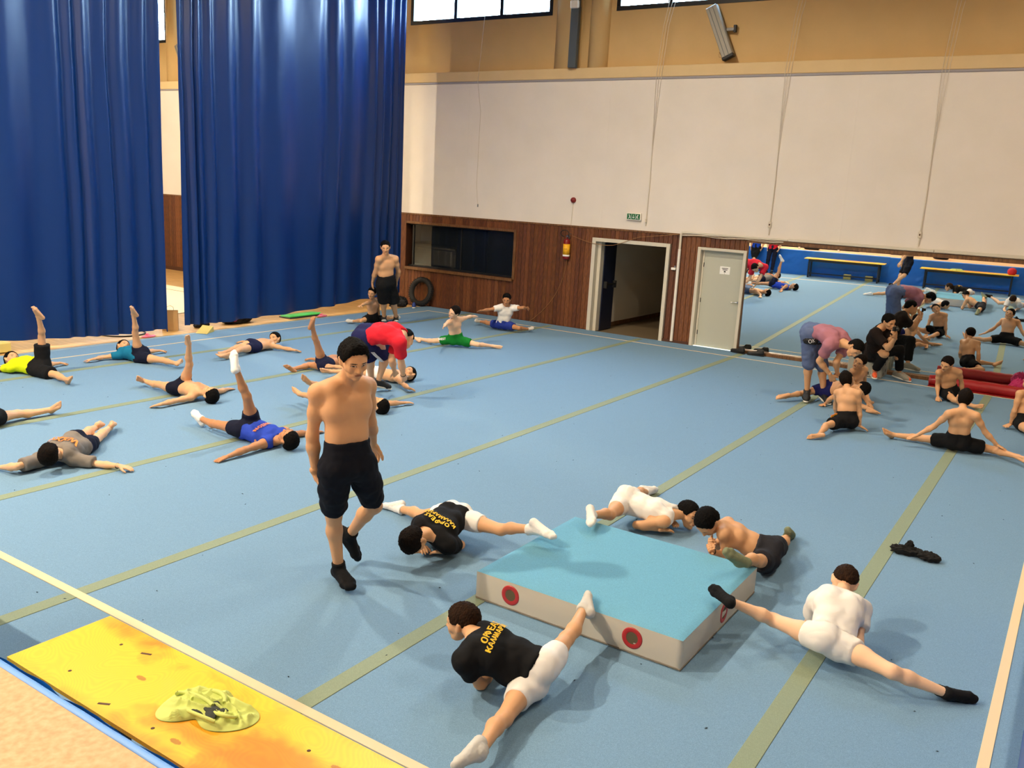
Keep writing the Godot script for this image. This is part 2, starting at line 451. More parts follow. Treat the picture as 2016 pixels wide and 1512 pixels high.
# ---------------------------------------------------------------- far wall
func build_far_wall() -> void:
	var w := struct("wall_far", "long wall with brown plank wainscot, white panels and ochre upper wall")
	var back := -0.90
	var core := ZW - 0.03
	# core round the openings: x ranges, y ranges
	var solids := [[-22.0, -7.02, 0.0, 2.0], [-7.02, -4.1, 0.0, 0.84], [-7.02, -4.1, 1.8, 2.0], [-4.1, -2.25, 0.0, 2.0], [-2.25, -0.61, 1.83, 2.0], [-0.61, -0.06, 0.0, 2.0], [-0.06, 0.84, 1.82, 2.0]]
	for s in solids:
		slab(w, "wall_core", Vector3(s[0], s[2] - (0.25 if s[2] == 0.0 else 0.0), back), Vector3(s[1], s[3], core), MT.wood_trim_dark, 0.001)
	slab(w, "wall_core", Vector3(0.84, -0.25, -1.0), Vector3(12.0, 2.0, -0.76), MT.wood_trim_dark, 0.001)
	# planks
	var r := RandomNumberGenerator.new(); r.seed = 77
	var pm := []
	for k in 3: pm.append(null)
	var x := -7.02
	while x < 0.83:
		var pw := 0.092
		if x + pw > 0.84: pw = 0.84 - x
		var runs := [[0.0, 2.0]]
		var mid := x + pw * 0.5
		if mid > -7.02 and mid < -4.1: runs = [[0.0, 0.84], [1.80, 2.0]]
		elif mid > -2.25 and mid < -0.61: runs = [[1.83, 2.0]]
		elif mid > -0.06 and mid < 0.84: runs = [[1.82, 2.0]]
		for run in runs:
			var proud := ZW - r.randf() * 0.004
			slab(w, "plank", Vector3(x + 0.002, run[0], core), Vector3(x + pw - 0.002, run[1], proud), MT["plank_%d" % (r.randi() % 6)], 0.005)
		x += pw
	# planks beyond the curtain, seen through its gap
	x = -19.0
	while x < -13.0:
		slab(w, "plank", Vector3(x + 0.002, -0.04, core), Vector3(x + 0.09, 2.0, ZW - r.randf() * 0.004), MT["plank_%d" % (r.randi() % 6)], 0.005)
		x += 0.092
	slab(w, "baseboard", Vector3(-19.0, -0.04, core), Vector3(-13.0, 0.06, ZW + 0.015), MT.wood_trim_dark, 0.004)
	slab(w, "plank_field", Vector3(-13.0, -0.04, core), Vector3(-7.02, 2.0, ZW), MT.plank_1, 0.004)
	slab(w, "plank_field", Vector3(-22.0, -0.04, core), Vector3(-19.0, 2.0, ZW), MT.plank_1, 0.004)
	slab(w, "wainscot_cap", Vector3(-22.0, 1.995, core), Vector3(0.84, 2.03, ZW + 0.012), MT.wood_trim, 0.004)
	slab(w, "skirting", Vector3(-0.61, 0.0, core), Vector3(-0.06, 0.05, ZW + 0.012), MT.wood_trim_dark, 0.003)
	# white panels with fine joints
	var joints := [-22.0, -15.0, -9.6, -5.4, -2.1, 2.4, 5.2, 8.0, 12.0]
	for i in joints.size() - 1:
		slab(w, "white_panel", Vector3(joints[i] + 0.0003, 2.0, back), Vector3(joints[i + 1] - 0.0003, 4.79, ZW - 0.012), MT.white_panel, 0.0008)
	slab(w, "panel_edge", Vector3(-22.0, 4.76, -0.62), Vector3(12.0, 4.80, ZW + 0.004), MT.grey_line, 0.006)
	slab(w, "ledge", Vector3(-22.0, 4.80, back), Vector3(12.0, 5.0, ZW - 0.005), MT.beige_ledge, 0.01)
	# ochre upper wall with two bands of windows
	var zu := -0.75
	var wins := [[-19.6, -15.72], [-15.1, -7.5], [-7.2, -3.6], [-2.2, 1.0]]
	slab(w, "upper_wall", Vector3(-22.0, 5.0, -1.0), Vector3(12.0, 6.02, zu), MT.ochre_wall, 0.002)
	var px := -22.0
	for q in wins:
		slab(w, "upper_wall", Vector3(px, 6.02, -1.0), Vector3(q[0], 7.6, zu), MT.ochre_wall, 0.002)
		px = q[1]
	slab(w, "upper_wall", Vector3(px, 6.02, -1.0), Vector3(12.0, 7.6, zu), MT.ochre_wall, 0.002)
	slab(w, "upper_wall", Vector3(-22.0, 7.6, -1.0), Vector3(12.0, YC, zu), MT.ochre_wall, 0.002)
	# round columns in front of the upper wall
	for cx in [-15.42, -3.2]:
		part(w, "column", lathe([Vector2(0.0, 5.0), Vector2(0.36, 5.0), Vector2(0.36, YC), Vector2(0.0, YC)], 28), MT.ochre_wall, Vector3(cx, 0, -0.95))
	part(w, "column", lathe([Vector2(0.0, 5.0), Vector2(0.22, 5.0), Vector2(0.22, YC), Vector2(0.0, YC)], 24), MT.ochre_wall, Vector3(-2.52, 0, -0.80))
	# the windows
	for i in 4:
		var q: Array = wins[i]
		var n: Node3D = struct("window_%d" % (i + 1), "high dark-framed clerestory window with bright frosted panes")
		var bars := 3 if i != 1 else 6
		slab(n, "window_frame", Vector3(q[0], 6.02, -0.86), Vector3(q[1], 6.10, -0.74), MT.window_frame_dark, 0.004)
		slab(n, "window_frame", Vector3(q[0], 7.52, -0.86), Vector3(q[1], 7.60, -0.74), MT.window_frame_dark, 0.004)
		for b in bars + 1:
			var bx: float = lerpf(q[0] + 0.04, q[1] - 0.04, float(b) / bars)
			slab(n, "window_bar", Vector3(bx - 0.04, 6.10, -0.86), Vector3(bx + 0.04, 7.52, -0.74), MT.window_frame_dark, 0.004)
			if b < bars:
				var bx2: float = lerpf(q[0] + 0.04, q[1] - 0.04, float(b + 1) / bars)
				slab(n, "pane", Vector3(bx + 0.04, 6.10, -0.806), Vector3(bx2 - 0.04, 7.52, -0.80), MT.glass_clear, 0.001)
	build_mirror()
	build_doors()
	build_lookout_window()

func build_mirror() -> void:
	# two sheets of mirror, each leaning forward a little and turned a little, in a wooden surround
	var f := thing("wall_mirror", "long wall mirror with thin brown wooden surround beside the grey door", "mirror", Vector3(0.84, 0.0, ZW))
	var span := [[0.86, 3.22], [3.225, 6.6]]
	for s in span:
		var cx: float = (s[0] + s[1]) * 0.5
		var sheet := part(f, "mirror_sheet", cbox(s[1] - s[0], 1.97, 0.006, 0.001), MT.mirror, Vector3(cx - 0.84, 1.0, -0.075))
		var n := Vector3(0.029, -0.017, 1.0).normalized()
		var xa := Vector3(1, 0, -0.029).normalized()
		sheet.basis = Basis(xa, n.cross(xa).normalized(), n).orthonormalized()
	slab(f, "top_rail", Vector3(0.0, 1.965, -0.09), Vector3(6.0, 2.03, 0.02), MT.wood_trim, 0.004)
	slab(f, "bottom_rail", Vector3(0.0, 0.0, -0.12), Vector3(6.0, 0.055, 0.03), MT.wood_trim, 0.004)
	slab(f, "side_rail", Vector3(0.0, 0.05, -0.12), Vector3(0.025, 1.97, 0.0), MT.wood_trim, 0.003)

func build_doors() -> void:
	# open double doorway to the corridor
	var d := struct("door_1", "open doorway with white frame and dark corridor behind")
	var zf := ZW + 0.03
	slab(d, "jamb", Vector3(-2.25, -0.02, -0.82), Vector3(-2.17, 1.83, zf), MT.frame_white, 0.004)
	slab(d, "jamb", Vector3(-0.68, -0.02, -0.82), Vector3(-0.61, 1.83, zf), MT.frame_white, 0.004)
	slab(d, "lintel", Vector3(-2.17, 1.76, -0.82), Vector3(-0.68, 1.83, zf), MT.frame_white, 0.004)
	slab(d, "reveal", Vector3(-2.17, -0.02, -0.86), Vector3(-2.10, 1.76, -0.66), MT.frame_white, 0.004)
	var leaf := slab(d, "door_leaf", Vector3(-2.13, -0.02, -1.30), Vector3(-2.08, 1.74, -0.80), MT.dark_navy, 0.004)
	part(leaf, "push_bar", rod(Vector3(0.08, 0.05, -0.2), Vector3(0.08, 0.05, 0.2), 0.018, 8), MT.black_plastic)
	part(leaf, "bar_bracket", cbox(0.09, 0.14, 0.05), MT.black_plastic, Vector3(0.05, 0.04, 0.19))
	part(leaf, "bar_bracket", cbox(0.09, 0.14, 0.05), MT.black_plastic, Vector3(0.05, 0.04, -0.19))
	var c := struct("wall_corridor", "dim beige corridor behind the open doorway")
	slab(c, "corridor_wall", Vector3(-2.45, -0.1, -7.0), Vector3(-2.25, 2.4, -0.9), MT.corridor_paint)
	slab(c, "corridor_wall", Vector3(-0.55, -0.1, -7.0), Vector3(-0.35, 2.4, -0.9), MT.corridor_paint)
	slab(c, "corridor_wall", Vector3(-2.45, -0.1, -7.2), Vector3(-0.35, 2.4, -7.0), MT.corridor_paint)
	slab(c, "corridor_ceiling", Vector3(-2.45, 2.3, -7.2), Vector3(-0.35, 2.45, -0.9), MT.corridor_paint)
	slab(c, "corridor_floor", Vector3(-2.45, -0.15, -7.2), Vector3(-0.35, -0.03, -0.57), MT.corridor_floor)
	slab(c, "corridor_skirting", Vector3(-2.25, -0.03, -7.0), Vector3(-2.235, 0.06, -0.92), MT.wood_trim)
	# closed grey door
	d = struct("door_2", "closed pale grey door with a paper notice and lever handle")
	slab(d, "jamb", Vector3(-0.06, -0.02, -0.8), Vector3(0.0, 1.82, zf), MT.frame_white, 0.004)
	slab(d, "jamb", Vector3(0.80, -0.02, -0.8), Vector3(0.855, 1.82, zf), MT.frame_white, 0.004)
	slab(d, "lintel", Vector3(0.0, 1.77, -0.8), Vector3(0.80, 1.82, zf), MT.frame_white, 0.004)
	leaf = slab(d, "door_leaf", Vector3(0.045, 0.0, -0.69), Vector3(0.80, 1.765, -0.65), MT.door_leaf, 0.004)
	slab(d, "door_stop", Vector3(0.0, 0.0, -0.72), Vector3(0.045, 1.77, -0.64), MT.frame_white, 0.003)
	for hy in [0.25, 0.85, 1.5]:
		part(leaf, "hinge", rod(Vector3(-0.378, hy - 0.88 - 0.04, 0.025), Vector3(-0.378, hy - 0.88 + 0.04, 0.025), 0.008, 6), MT.black_plastic)
	part(leaf, "lever_handle", rod(Vector3(0.335, 0.0, 0.05), Vector3(0.22, -0.005, 0.055), 0.01, 8), MT.chrome)
	part(leaf, "handle_rose", rod(Vector3(0.335, 0.0, 0.0), Vector3(0.335, 0.0, 0.055), 0.018, 10), MT.chrome)
	var notice := part(leaf, "paper_notice", cbox(0.19, 0.14, 0.002, 0.0005), MT.paper, Vector3(0.03, 0.55, 0.022))
	for k in 2:
		part(notice, "notice_line", cbox(0.12 - 0.03 * k, 0.012, 0.001, 0.0002), MT.ink, Vector3(0, 0.035 - 0.025 * k, 0.0015))
	part(notice, "notice_mark", cbox(0.034, 0.026, 0.001, 0.0002), MT.ink, Vector3(0.0, -0.022, 0.0015))
	part(notice, "notice_mark", cbox(0.010, 0.010, 0.001, 0.0002), MT.ink, Vector3(-0.002, -0.058, 0.0015))

func build_lookout_window() -> void:
	var n := struct("window_5", "wide dark internal window set in the plank wall")
	var x0 := -7.02; var x1 := -4.1; var y0 := 0.84; var y1 := 1.80
	slab(n, "surround", Vector3(x0, y1, -0.8), Vector3(x1 + 0.06, y1 + 0.05, ZW + 0.02), MT.wood_trim, 0.004)
	slab(n, "sill", Vector3(x0, y0 - 0.06, -0.8), Vector3(x1 + 0.02, y0, ZW + 0.05), MT.wood_trim, 0.004)
	slab(n, "surround", Vector3(x1, y0 - 0.02, -0.8), Vector3(x1 + 0.06, y1 + 0.05, ZW + 0.02), MT.wood_trim, 0.004)
	for e in [[x0, y0, x1, y0 + 0.04], [x0, y1 - 0.03, x1, y1], [x0 + 0.11, y0, x0 + 0.15, y1], [x1 - 0.03, y0, x1, y1], [-5.55, y0, -5.53, y1]]:
		slab(n, "frame_bar", Vector3(e[0], e[1], -0.72), Vector3(e[2], e[3], -0.67), MT.window_frame_dark, 0.003)
	slab(n, "pane", Vector3(x0 + 0.15, y0 + 0.04, -0.70), Vector3(-5.55, y1 - 0.03, -0.694), MT.glass_dark, 0.001)
	slab(n, "pane", Vector3(-5.53, y0 + 0.04, -0.70), Vector3(x1 - 0.03, y1 - 0.03, -0.694), MT.glass_dark, 0.001)
	var rm := struct("wall_office", "dim room behind the internal window")
	slab(rm, "office_wall", Vector3(-9.4, -0.1, -4.2), Vector3(-3.2, 2.5, -4.0), MT.corridor_paint)
	slab(rm, "office_wall", Vector3(-9.6, -0.1, -4.2), Vector3(-9.4, 2.5, -0.9), MT.corridor_paint)
	slab(rm, "office_wall", Vector3(-3.4, -0.1, -4.2), Vector3(-3.2, 2.5, -0.9), MT.corridor_paint)
	slab(rm, "office_floor", Vector3(-9.6, -0.2, -4.2), Vector3(-3.2, -0.1, -0.9), MT.corridor_floor)
	slab(rm, "office_ceiling", Vector3(-9.6, 2.5, -4.2), Vector3(-3.2, 2.6, -0.9), MT.corridor_paint)
	var dk := thing("desk", "pale desk with raised front panel behind the dark window", "desk", Vector3(-7.3, -0.1, -1.9))
	part(dk, "desk_top", cbox(1.9, 0.05, 0.7), MT.frame_white, Vector3(0, 1.32, 0))
	part(dk, "desk_panel", cbox(1.85, 0.36, 0.03), MT.frame_white, Vector3(0, 1.1, 0.28))
	part(dk, "leg", cbox(0.06, 1.3, 0.6), MT.frame_white, Vector3(-0.85, 0.65, 0))
	part(dk, "leg", cbox(0.06, 1.3, 0.6), MT.frame_white, Vector3(0.85, 0.65, 0))
	var cb := thing("cabinet", "dark tall cabinet standing in the room behind the window", "cabinet", Vector3(-5.9, -0.1, -1.6))
	part(cb, "body", cbox(0.5, 2.0, 0.5, 0.01), MT.dark_navy, Vector3(0, 1.0, 0))
	part(cb, "door", cbox(0.46, 1.9, 0.02, 0.004), MT.window_frame_dark, Vector3(0, 1.0, 0.26))

# ---------------------------------------------------------------- things fixed to the wall
func build_wall_fittings() -> void:
	# fire extinguisher on its hook
	var t := thing("fire_extinguisher", "dark red fire extinguisher with yellow label hanging on the planks", "extinguisher", Vector3(-2.79, 1.36, ZW + 0.075))
	var cyl := part(t, "cylinder", lathe([Vector2(0.0, 0.0), Vector2(0.055, 0.0), Vector2(0.066, 0.012), Vector2(0.068, 0.03), Vector2(0.068, 0.35), Vector2(0.058, 0.385), Vector2(0.025, 0.405), Vector2(0.0, 0.405)], 24), MT.extinguisher_red)
	part(cyl, "label_band", lathe([Vector2(0.0685, 0.09), Vector2(0.0695, 0.09), Vector2(0.0695, 0.30), Vector2(0.0685, 0.30)], 24), MT.label_yellow)
	part(cyl, "label_foot", lathe([Vector2(0.0685, 0.055), Vector2(0.0695, 0.055), Vector2(0.0695, 0.09), Vector2(0.0685, 0.09)], 24), MT.paper)
	for k in 3:
		part(cyl, "pictogram", cbox(0.012, 0.014, 0.002, 0.0005), MT.ink, Vector3(-0.03 + 0.03 * k, 0.205, 0.0695 - absf(k - 1) * 0.007), Vector3(0, (k - 1) * 0.45, 0))
	part(t, "valve", lathe([Vector2(0.0, 0.40), Vector2(0.018, 0.40), Vector2(0.018, 0.44), Vector2(0.026, 0.445), Vector2(0.026, 0.47), Vector2(0.0, 0.47)], 12), MT.chrome)
	part(t, "squeeze_handle", tube_mesh(PackedVector3Array([Vector3(0, 0.46, 0), Vector3(0.05, 0.5, 0.01), Vector3(0.095, 0.505, 0.01)]), PackedFloat32Array([0.01, 0.009, 0.007]), 8), MT.chrome)
	var hose := PackedVector3Array()
	for i in 15:
		var a := TAU * (0.02 + 0.86 * i / 14.0) - 0.9
		hose.append(Vector3(-0.05 + 0.095 * cos(a), 0.505 + 0.065 * sin(a), 0.02))
	part(t, "hose", tube_mesh(hose, PackedFloat32Array([0.009, 0.009]), 8), MT.black_plastic)
	part(t, "wall_hook", cbox(0.05, 0.06, 0.03), MT.grey_metal, Vector3(0, 0.43, -0.055))
	# emergency exit sign
	t = thing("exit_sign", "small green emergency exit sign with white running figures and arrow", "sign", Vector3(-1.4, 2.28, ZW - 0.012))
	part(t, "housing", cbox(0.30, 0.135, 0.05, 0.006), MT.white_plastic, Vector3(0, 0, 0.025))
	var face := part(t, "sign_face", cbox(0.27, 0.105, 0.004, 0.001), MT.sign_green, Vector3(0, 0, 0.052))
	for k in [-1.0, 1.0]:
		var fx: float = 0.08 * k
		part(face, "figure_head", lathe([Vector2(0.0, -0.001), Vector2(0.009, -0.001), Vector2(0.009, 0.001), Vector2(0.0, 0.001)], 10), MT.print_white, Vector3(fx + 0.012 * k, 0.03, 0.0025), Vector3(PI / 2, 0, 0))
		part(face, "figure_body", cbox(0.012, 0.038, 0.001, 0.0002), MT.print_white, Vector3(fx, 0.005, 0.0025), Vector3(0, 0, -0.35 * k))
		part(face, "figure_leg", cbox(0.009, 0.036, 0.001, 0.0002), MT.print_white, Vector3(fx + 0.012 * k, -0.024, 0.0025), Vector3(0, 0, 0.6 * k))
		part(face, "figure_leg", cbox(0.009, 0.036, 0.001, 0.0002), MT.print_white, Vector3(fx - 0.014 * k, -0.022, 0.0025), Vector3(0, 0, -0.9 * k))
		part(face, "figure_arm", cbox(0.042, 0.008, 0.001, 0.0002), MT.print_white, Vector3(fx, 0.014, 0.0025), Vector3(0, 0, 0.5 * k))
		part(face, "divider", cbox(0.004, 0.10, 0.001, 0.0002), MT.print_white, Vector3(0.042 * k, 0, 0.0025))
	part(face, "arrow_shaft", cbox(0.008, 0.05, 0.001, 0.0002), MT.print_white, Vector3(0, 0.008, 0.0025))
	for k in [-1.0, 1.0]:
		part(face, "arrow_barb", cbox(0.008, 0.03, 0.001, 0.0002), MT.print_white, Vector3(0.009 * k, -0.017, 0.0025), Vector3(0, 0, -0.75 * k))
	# alarm sounder
	t = thing("alarm_sounder", "round dark red alarm sounder on the white wall", "alarm", Vector3(-2.75, 2.52, ZW - 0.012))
	part(t, "dome", lathe([Vector2(0.055, 0.0), Vector2(0.055, 0.03), Vector2(0.04, 0.06), Vector2(0.0, 0.07)], 18), MT.extinguisher_red, Vector3.ZERO, Vector3(PI / 2, 0, 0))
	part(t, "conduit", rod(Vector3(0, -0.05, 0.008), Vector3(-0.02, -0.49, 0.008), 0.006, 6), MT.cable_grey)
	# small wall switch by the pipe
	t = thing("wall_switch", "small white box with a switch beside the white pipe", "switch", Vector3(-0.5, 1.38, ZW))
	part(t, "box", cbox(0.09, 0.045, 0.04), MT.white_plastic, Vector3(0, 0, 0.02))
	part(t, "knob", cbox(0.03, 0.04, 0.03), MT.chrome, Vector3(0.025, 0.04, 0.02))
	# white pipe and the conduit on top of the planks
	t = thing("drain_pipe", "white vertical pipe running up the plank wall between two doors", "pipe", Vector3(-0.41, 0.03, ZW + 0.03))
	part(t, "pipe", tube_mesh(PackedVector3Array([Vector3(0.0, 0, 0), Vector3(0, 1.72, 0)]), PackedFloat32Array([0.028, 0.028]), 12), MT.white_plastic)
	part(t, "upper_pipe", tube_mesh(PackedVector3Array([Vector3(0, 1.72, 0), Vector3(0, 2.0, 0)]), PackedFloat32Array([0.024, 0.024]), 12), MT.cable_grey)
	t = thing("cable_conduit", "thin pale cable conduit running along the top of planks and mirror", "conduit", Vector3(-0.41, 2.045, ZW))
	part(t, "trunking", cbox(1.95, 0.03, 0.03, 0.004), MT.frame_white, Vector3(0.98, 0.012, 0.02))
	part(t, "trunking", cbox(2.3, 0.045, 0.04, 0.004), MT.frame_white, Vector3(3.12, 0.018, 0.024))
	part(t, "trunking", cbox(2.6, 0.05, 0.045, 0.004), MT.frame_white, Vector3(5.58, 0.022, 0.026))
	for k in 3:
		var pts := PackedVector3Array()
		for i in 12: pts.append(Vector3(0.02 + i * 0.17, -0.012 - 0.012 * k - 0.012 * sin(i * 1.3 + k), 0.03 + 0.004 * k))
		part(t, "cable", tube_mesh(pts, PackedFloat32Array([0.005, 0.005]), 6), MT.cable_grey)
	# loose tan wire hanging from the extinguisher and the one strung to the pipe
	var pts2 := PackedVector3Array()
	for i in 24:
		var u := i / 23.0
		pts2.append(Vector3(-2.80 - 0.55 * u * u - 0.25 * u, 1.36 - 1.36 * pow(u, 0.75), ZW + 0.012))
	t = thing("hanging_wire", "thin tan wire hanging down the planks under the extinguisher", "wire", Vector3(-2.80, 0.0, ZW))
	part(t, "wire", tube_mesh(pts2, PackedFloat32Array([0.005, 0.005]), 5), MT.cable_tan, Vector3(2.80, 0, -ZW))
	pts2 = PackedVector3Array()
	for i in 26:
		var u := i / 25.0
		pts2.append(Vector3(lerpf(-2.69, -0.42, u), 1.83 + 0.19 * pow(maxf(u - 0.4, 0.0) / 0.6, 1.0) - 0.13 * sin(PI * minf(u / 0.62, 1.0)), ZW + 0.045))
	t = thing("strung_wire", "thin wire strung across the open doorway's lintel to the white pipe", "wire", Vector3(-2.69, 0.0, ZW))
	part(t, "wire", tube_mesh(pts2, PackedFloat32Array([0.005, 0.005]), 5), MT.cable_tan, Vector3(2.69, 0, -ZW))
	# cords on the white panels, each with a small socket near its foot
	var xs := [-1.15, 1.2, 3.62]
	for k in 3:
		t = thing("electric_lead", "pale electric lead fanning into strands on white wall, " + ["over the open doorway", "nearest the grey door", "over the red padded beam"][k], "cord", Vector3(xs[k], 2.06, ZW - 0.012), "cords on the white wall")
		part(t, "cord", tube_mesh(PackedVector3Array([Vector3(0, 0.06, 0.014), Vector3(0.01, 0.9, 0.014), Vector3(0.0, 1.45, 0.014)]), PackedFloat32Array([0.009, 0.008, 0.005]), 6), MT.cable_grey)
		for s in 3:
			part(t, "strand", tube_mesh(PackedVector3Array([Vector3(0, 1.35, 0.014), Vector3(-0.04 + s * 0.05, 2.75, 0.02), Vector3(0.02 + 0.05 * s, 3.6, 0.02), Vector3(0.05 + 0.06 * s, 4.1, -0.1)]), PackedFloat32Array([0.0035, 0.0035]), 5), MT.cable_grey)
		if k > 0:
			part(t, "socket", cbox(0.05, 0.10, 0.03, 0.006), MT.cable_grey, Vector3(0, 0.24, 0.02))
			part(t, "socket_hole", cbox(0.02, 0.03, 0.006, 0.002), MT.wood_trim_dark, Vector3(0, 0.24, 0.036))
		else:
			part(t, "socket", cbox(0.03, 0.07, 0.03, 0.006), MT.cable_grey, Vector3(0, 0.16, 0.02))
	t = thing("pull_cord", "hair-thin dark cord with small hook by the blue curtain", "cord", Vector3(-5.1, 2.2, ZW - 0.012))
	part(t, "cord", tube_mesh(PackedVector3Array([Vector3(0.03, 0.12, 0.012), Vector3(-0.02, 0.5, 0.012), Vector3(0.0, 2.0, 0.012), Vector3(-0.1, 2.6, 0.02), Vector3(0.0, 3.85, 0.012)]), PackedFloat32Array([0.004, 0.004]), 5), MT.cable_grey)
	part(t, "hook", cbox(0.02, 0.06, 0.02, 0.004), MT.grey_metal, Vector3(0.035, 0.09, 0.012))
	# floodlight strip hung aslant on the ochre wall, and its neighbour beyond the curtain
	for k in 2:
		t = thing("tilted_strip_light", ["grey strip light hung aslant on the ochre wall", "strip light with white tube glimpsed in the curtain gap"][k], "light", [Vector3(-0.07, 5.53, -0.60), Vector3(-14.85, 5.5, -0.60)][k], "")
		var ang := 0.44
		var b := part(t, "housing", cbox(0.20, 0.92, 0.12, 0.012), MT.lamp_housing, Vector3.ZERO, Vector3(0, 0, ang))
		part(b, "rib", cbox(0.012, 0.9, 0.014, 0.003), MT.grey_metal, Vector3(-0.04, 0, 0.064))
		part(b, "rib", cbox(0.012, 0.9, 0.014, 0.003), MT.grey_metal, Vector3(0.03, 0, 0.064))
		part(b, "end_cap", cbox(0.21, 0.06, 0.13, 0.01), MT.black_plastic, Vector3(0, -0.47, 0))
		part(t, "bracket", cbox(0.14, 0.05, 0.04), MT.grey_metal, Vector3(0.16, 0.04, -0.06))
		part(t, "bracket_plate", cbox(0.05, 0.12, 0.06), MT.black_plastic, Vector3(0.24, 0.05, -0.08))
		if k == 0:
			part(t, "lead", tube_mesh(PackedVector3Array([Vector3(0.15, -0.43, 0), Vector3(0.02, -0.42, -0.02), Vector3(0.0, -0.33, -0.06), Vector3(0.08, -0.47, -0.1)]), PackedFloat32Array([0.004, 0.004]), 5), MT.cable_tan)
	# steel post standing on the ledge with cables and a white junction box
	t = thing("steel_post", "blue-grey steel cable post standing on the ledge between windows", "post", Vector3(-2.95, 5.0, -0.53))
	part(t, "post", cbox(0.17, 1.1, 0.09, 0.006), MT.column_metal, Vector3(0, 0.55, 0))
	part(t, "upper_post", cbox(0.15, 2.8, 0.08, 0.006), MT.column_metal, Vector3(0, 2.45, -0.01))
	part(t, "junction_box", cbox(0.17, 0.14, 0.08, 0.012), MT.white_plastic, Vector3(0.0, 1.13, 0.05))
	for s in 5:
		part(t, "cable", rod(Vector3(-0.06 + s * 0.03, 1.2, 0.04), Vector3(-0.05 + s * 0.026, 2.6, 0.04), 0.006, 5), MT.cable_grey)

# ---------------------------------------------------------------- curtains
func build_curtains() -> void:
	var a := thing("divider_curtain", "tall blue vinyl curtain hanging alone at the gap's camera side, no wall beside it", "curtain", Vector3(-6.85, 0, 9.5), "blue dividing curtains")
	a.set_meta("label", "tall blue vinyl curtain behind the boys in yellow and teal shirts")
	part(a, "curtain_sheet", curtain_mesh(5.78, 15.5, 3, [[5.8, 0.05], [6.5, 0.03], [7.4, 0.07], [7.8, 0.09], [8.5, 0.14], [15.5, 0.2]], 9.5), MT.curtain_pvc)
	var b := thing("divider_curtain", "tall blue vinyl curtain reaching the plank wall behind the standing bare-chested man", "curtain", Vector3(-6.85, 0, 2.5), "blue dividing curtains")
	part(b, "curtain_sheet", curtain_mesh(-0.15, 5.42, 8, [[-0.15, 0.28], [0.9, 0.21], [2.0, 0.13], [3.2, 0.075], [4.4, 0.07], [4.5, 0.05], [5.42, 0.07]], 2.5), MT.curtain_pvc)

func curtain_mesh(z0: float, z1: float, seed_: int, hem: Array, zc: float) -> ArrayMesh:
	# folds: a list of pleats of uneven width and depth, carried down with a slow drift
	var r := RandomNumberGenerator.new(); r.seed = seed_
	var knots := []      # z, depth
	var z := z0
	var sgn := 1.0
	while z < z1:
		var u := (z - z0) / (z1 - z0)
		var crowd := 1.0
		if seed_ == 8: crowd = 0.45 if (u < 0.16 or u > 0.84) else (1.9 if u > 0.45 else 1.5)
		else: crowd = 0.6 if u < 0.16 else 1.6
		var wd := r.randf_range(0.12, 0.34) * crowd
		knots.append([z, sgn * r.randf_range(0.35, 1.0) * (0.075 if crowd > 0.7 else 0.06)])
		sgn = -sgn
		z += wd
	knots.append([z1, 0.0])
	var n1 := FastNoiseLite.new(); n1.seed = seed_ + 50; n1.frequency = 0.35
	var nz := int((z1 - z0) / 0.014); var ny := 26
	var V := PackedVector3Array(); var N := PackedVector3Array(); var I := PackedInt32Array()
	for j in ny + 1:
		var v := float(j) / ny
		var ki := 0
		for i in nz + 1:
			var zz := lerpf(z0, z1, float(i) / nz)
			var yb := 0.0
			for h in hem.size() - 1:
				if zz >= hem[h][0] and zz <= hem[h + 1][0] + 1e-6:
					yb = lerpf(hem[h][1], hem[h + 1][1], (zz - hem[h][0]) / (hem[h + 1][0] - hem[h][0]))
			var y := lerpf(yb, 8.9, v * v * 0.4 + v * 0.6)
			var zd := zz + 0.10 * n1.get_noise_2d(zz * 0.6, y * 0.35) + 0.012 * (y - 4.0)
			zd = clampf(zd, z0, z1)
			ki = 0
			var lo := 0; var hi := knots.size() - 1
			while hi - lo > 1:
				var mid := (lo + hi) / 2
				if knots[mid][0] <= zd: lo = mid
				else: hi = mid
			var t: float = clampf((zd - knots[lo][0]) / maxf(knots[hi][0] - knots[lo][0], 1e-4), 0, 1)
			t = t * t * (3.0 - 2.0 * t)
			var dep: float = lerpf(knots[lo][1], knots[hi][1], t)
			var dx := dep * (1.0 - 0.25 * v) + 0.05 * n1.get_noise_2d(zz * 0.9 + 30.0, y * 0.25)
			V.append(Vector3(dx, y, zz - zc))
	var w := nz + 1
	for j in ny + 1:
		for i in w:
			var a := V[j * w + maxi(i - 1, 0)]; var b := V[j * w + mini(i + 1, nz)]
			var c := V[maxi(j - 1, 0) * w + i]; var d := V[mini(j + 1, ny) * w + i]
			N.append(-(b - a).cross(d - c).normalized())
	for j in ny:
		for i in nz:
			var q := j * w + i
			for k in [q, q + 1, q + w + 1, q, q + w + 1, q + w]: I.append(k)
	# back face 4 mm behind, so that the sheet has thickness
	var base := V.size()
	for k in base:
		V.append(V[k] - N[k] * 0.004); N.append(-N[k])
	var cnt := I.size()
	for k in range(0, cnt, 3):
		I.append(I[k] + base); I.append(I[k + 2] + base); I.append(I[k + 1] + base)
	return arr_mesh(V, N, PackedColorArray(), I)

func arr_mesh(V: PackedVector3Array, N: PackedVector3Array, C: PackedColorArray, I: PackedInt32Array) -> ArrayMesh:
	var a := []; a.resize(Mesh.ARRAY_MAX)
	a[Mesh.ARRAY_VERTEX] = V; a[Mesh.ARRAY_NORMAL] = N; a[Mesh.ARRAY_INDEX] = I
	if C.size() == V.size(): a[Mesh.ARRAY_COLOR] = C
	var m := ArrayMesh.new()
	m.add_surface_from_arrays(Mesh.PRIMITIVE_TRIANGLES, a)
	return m

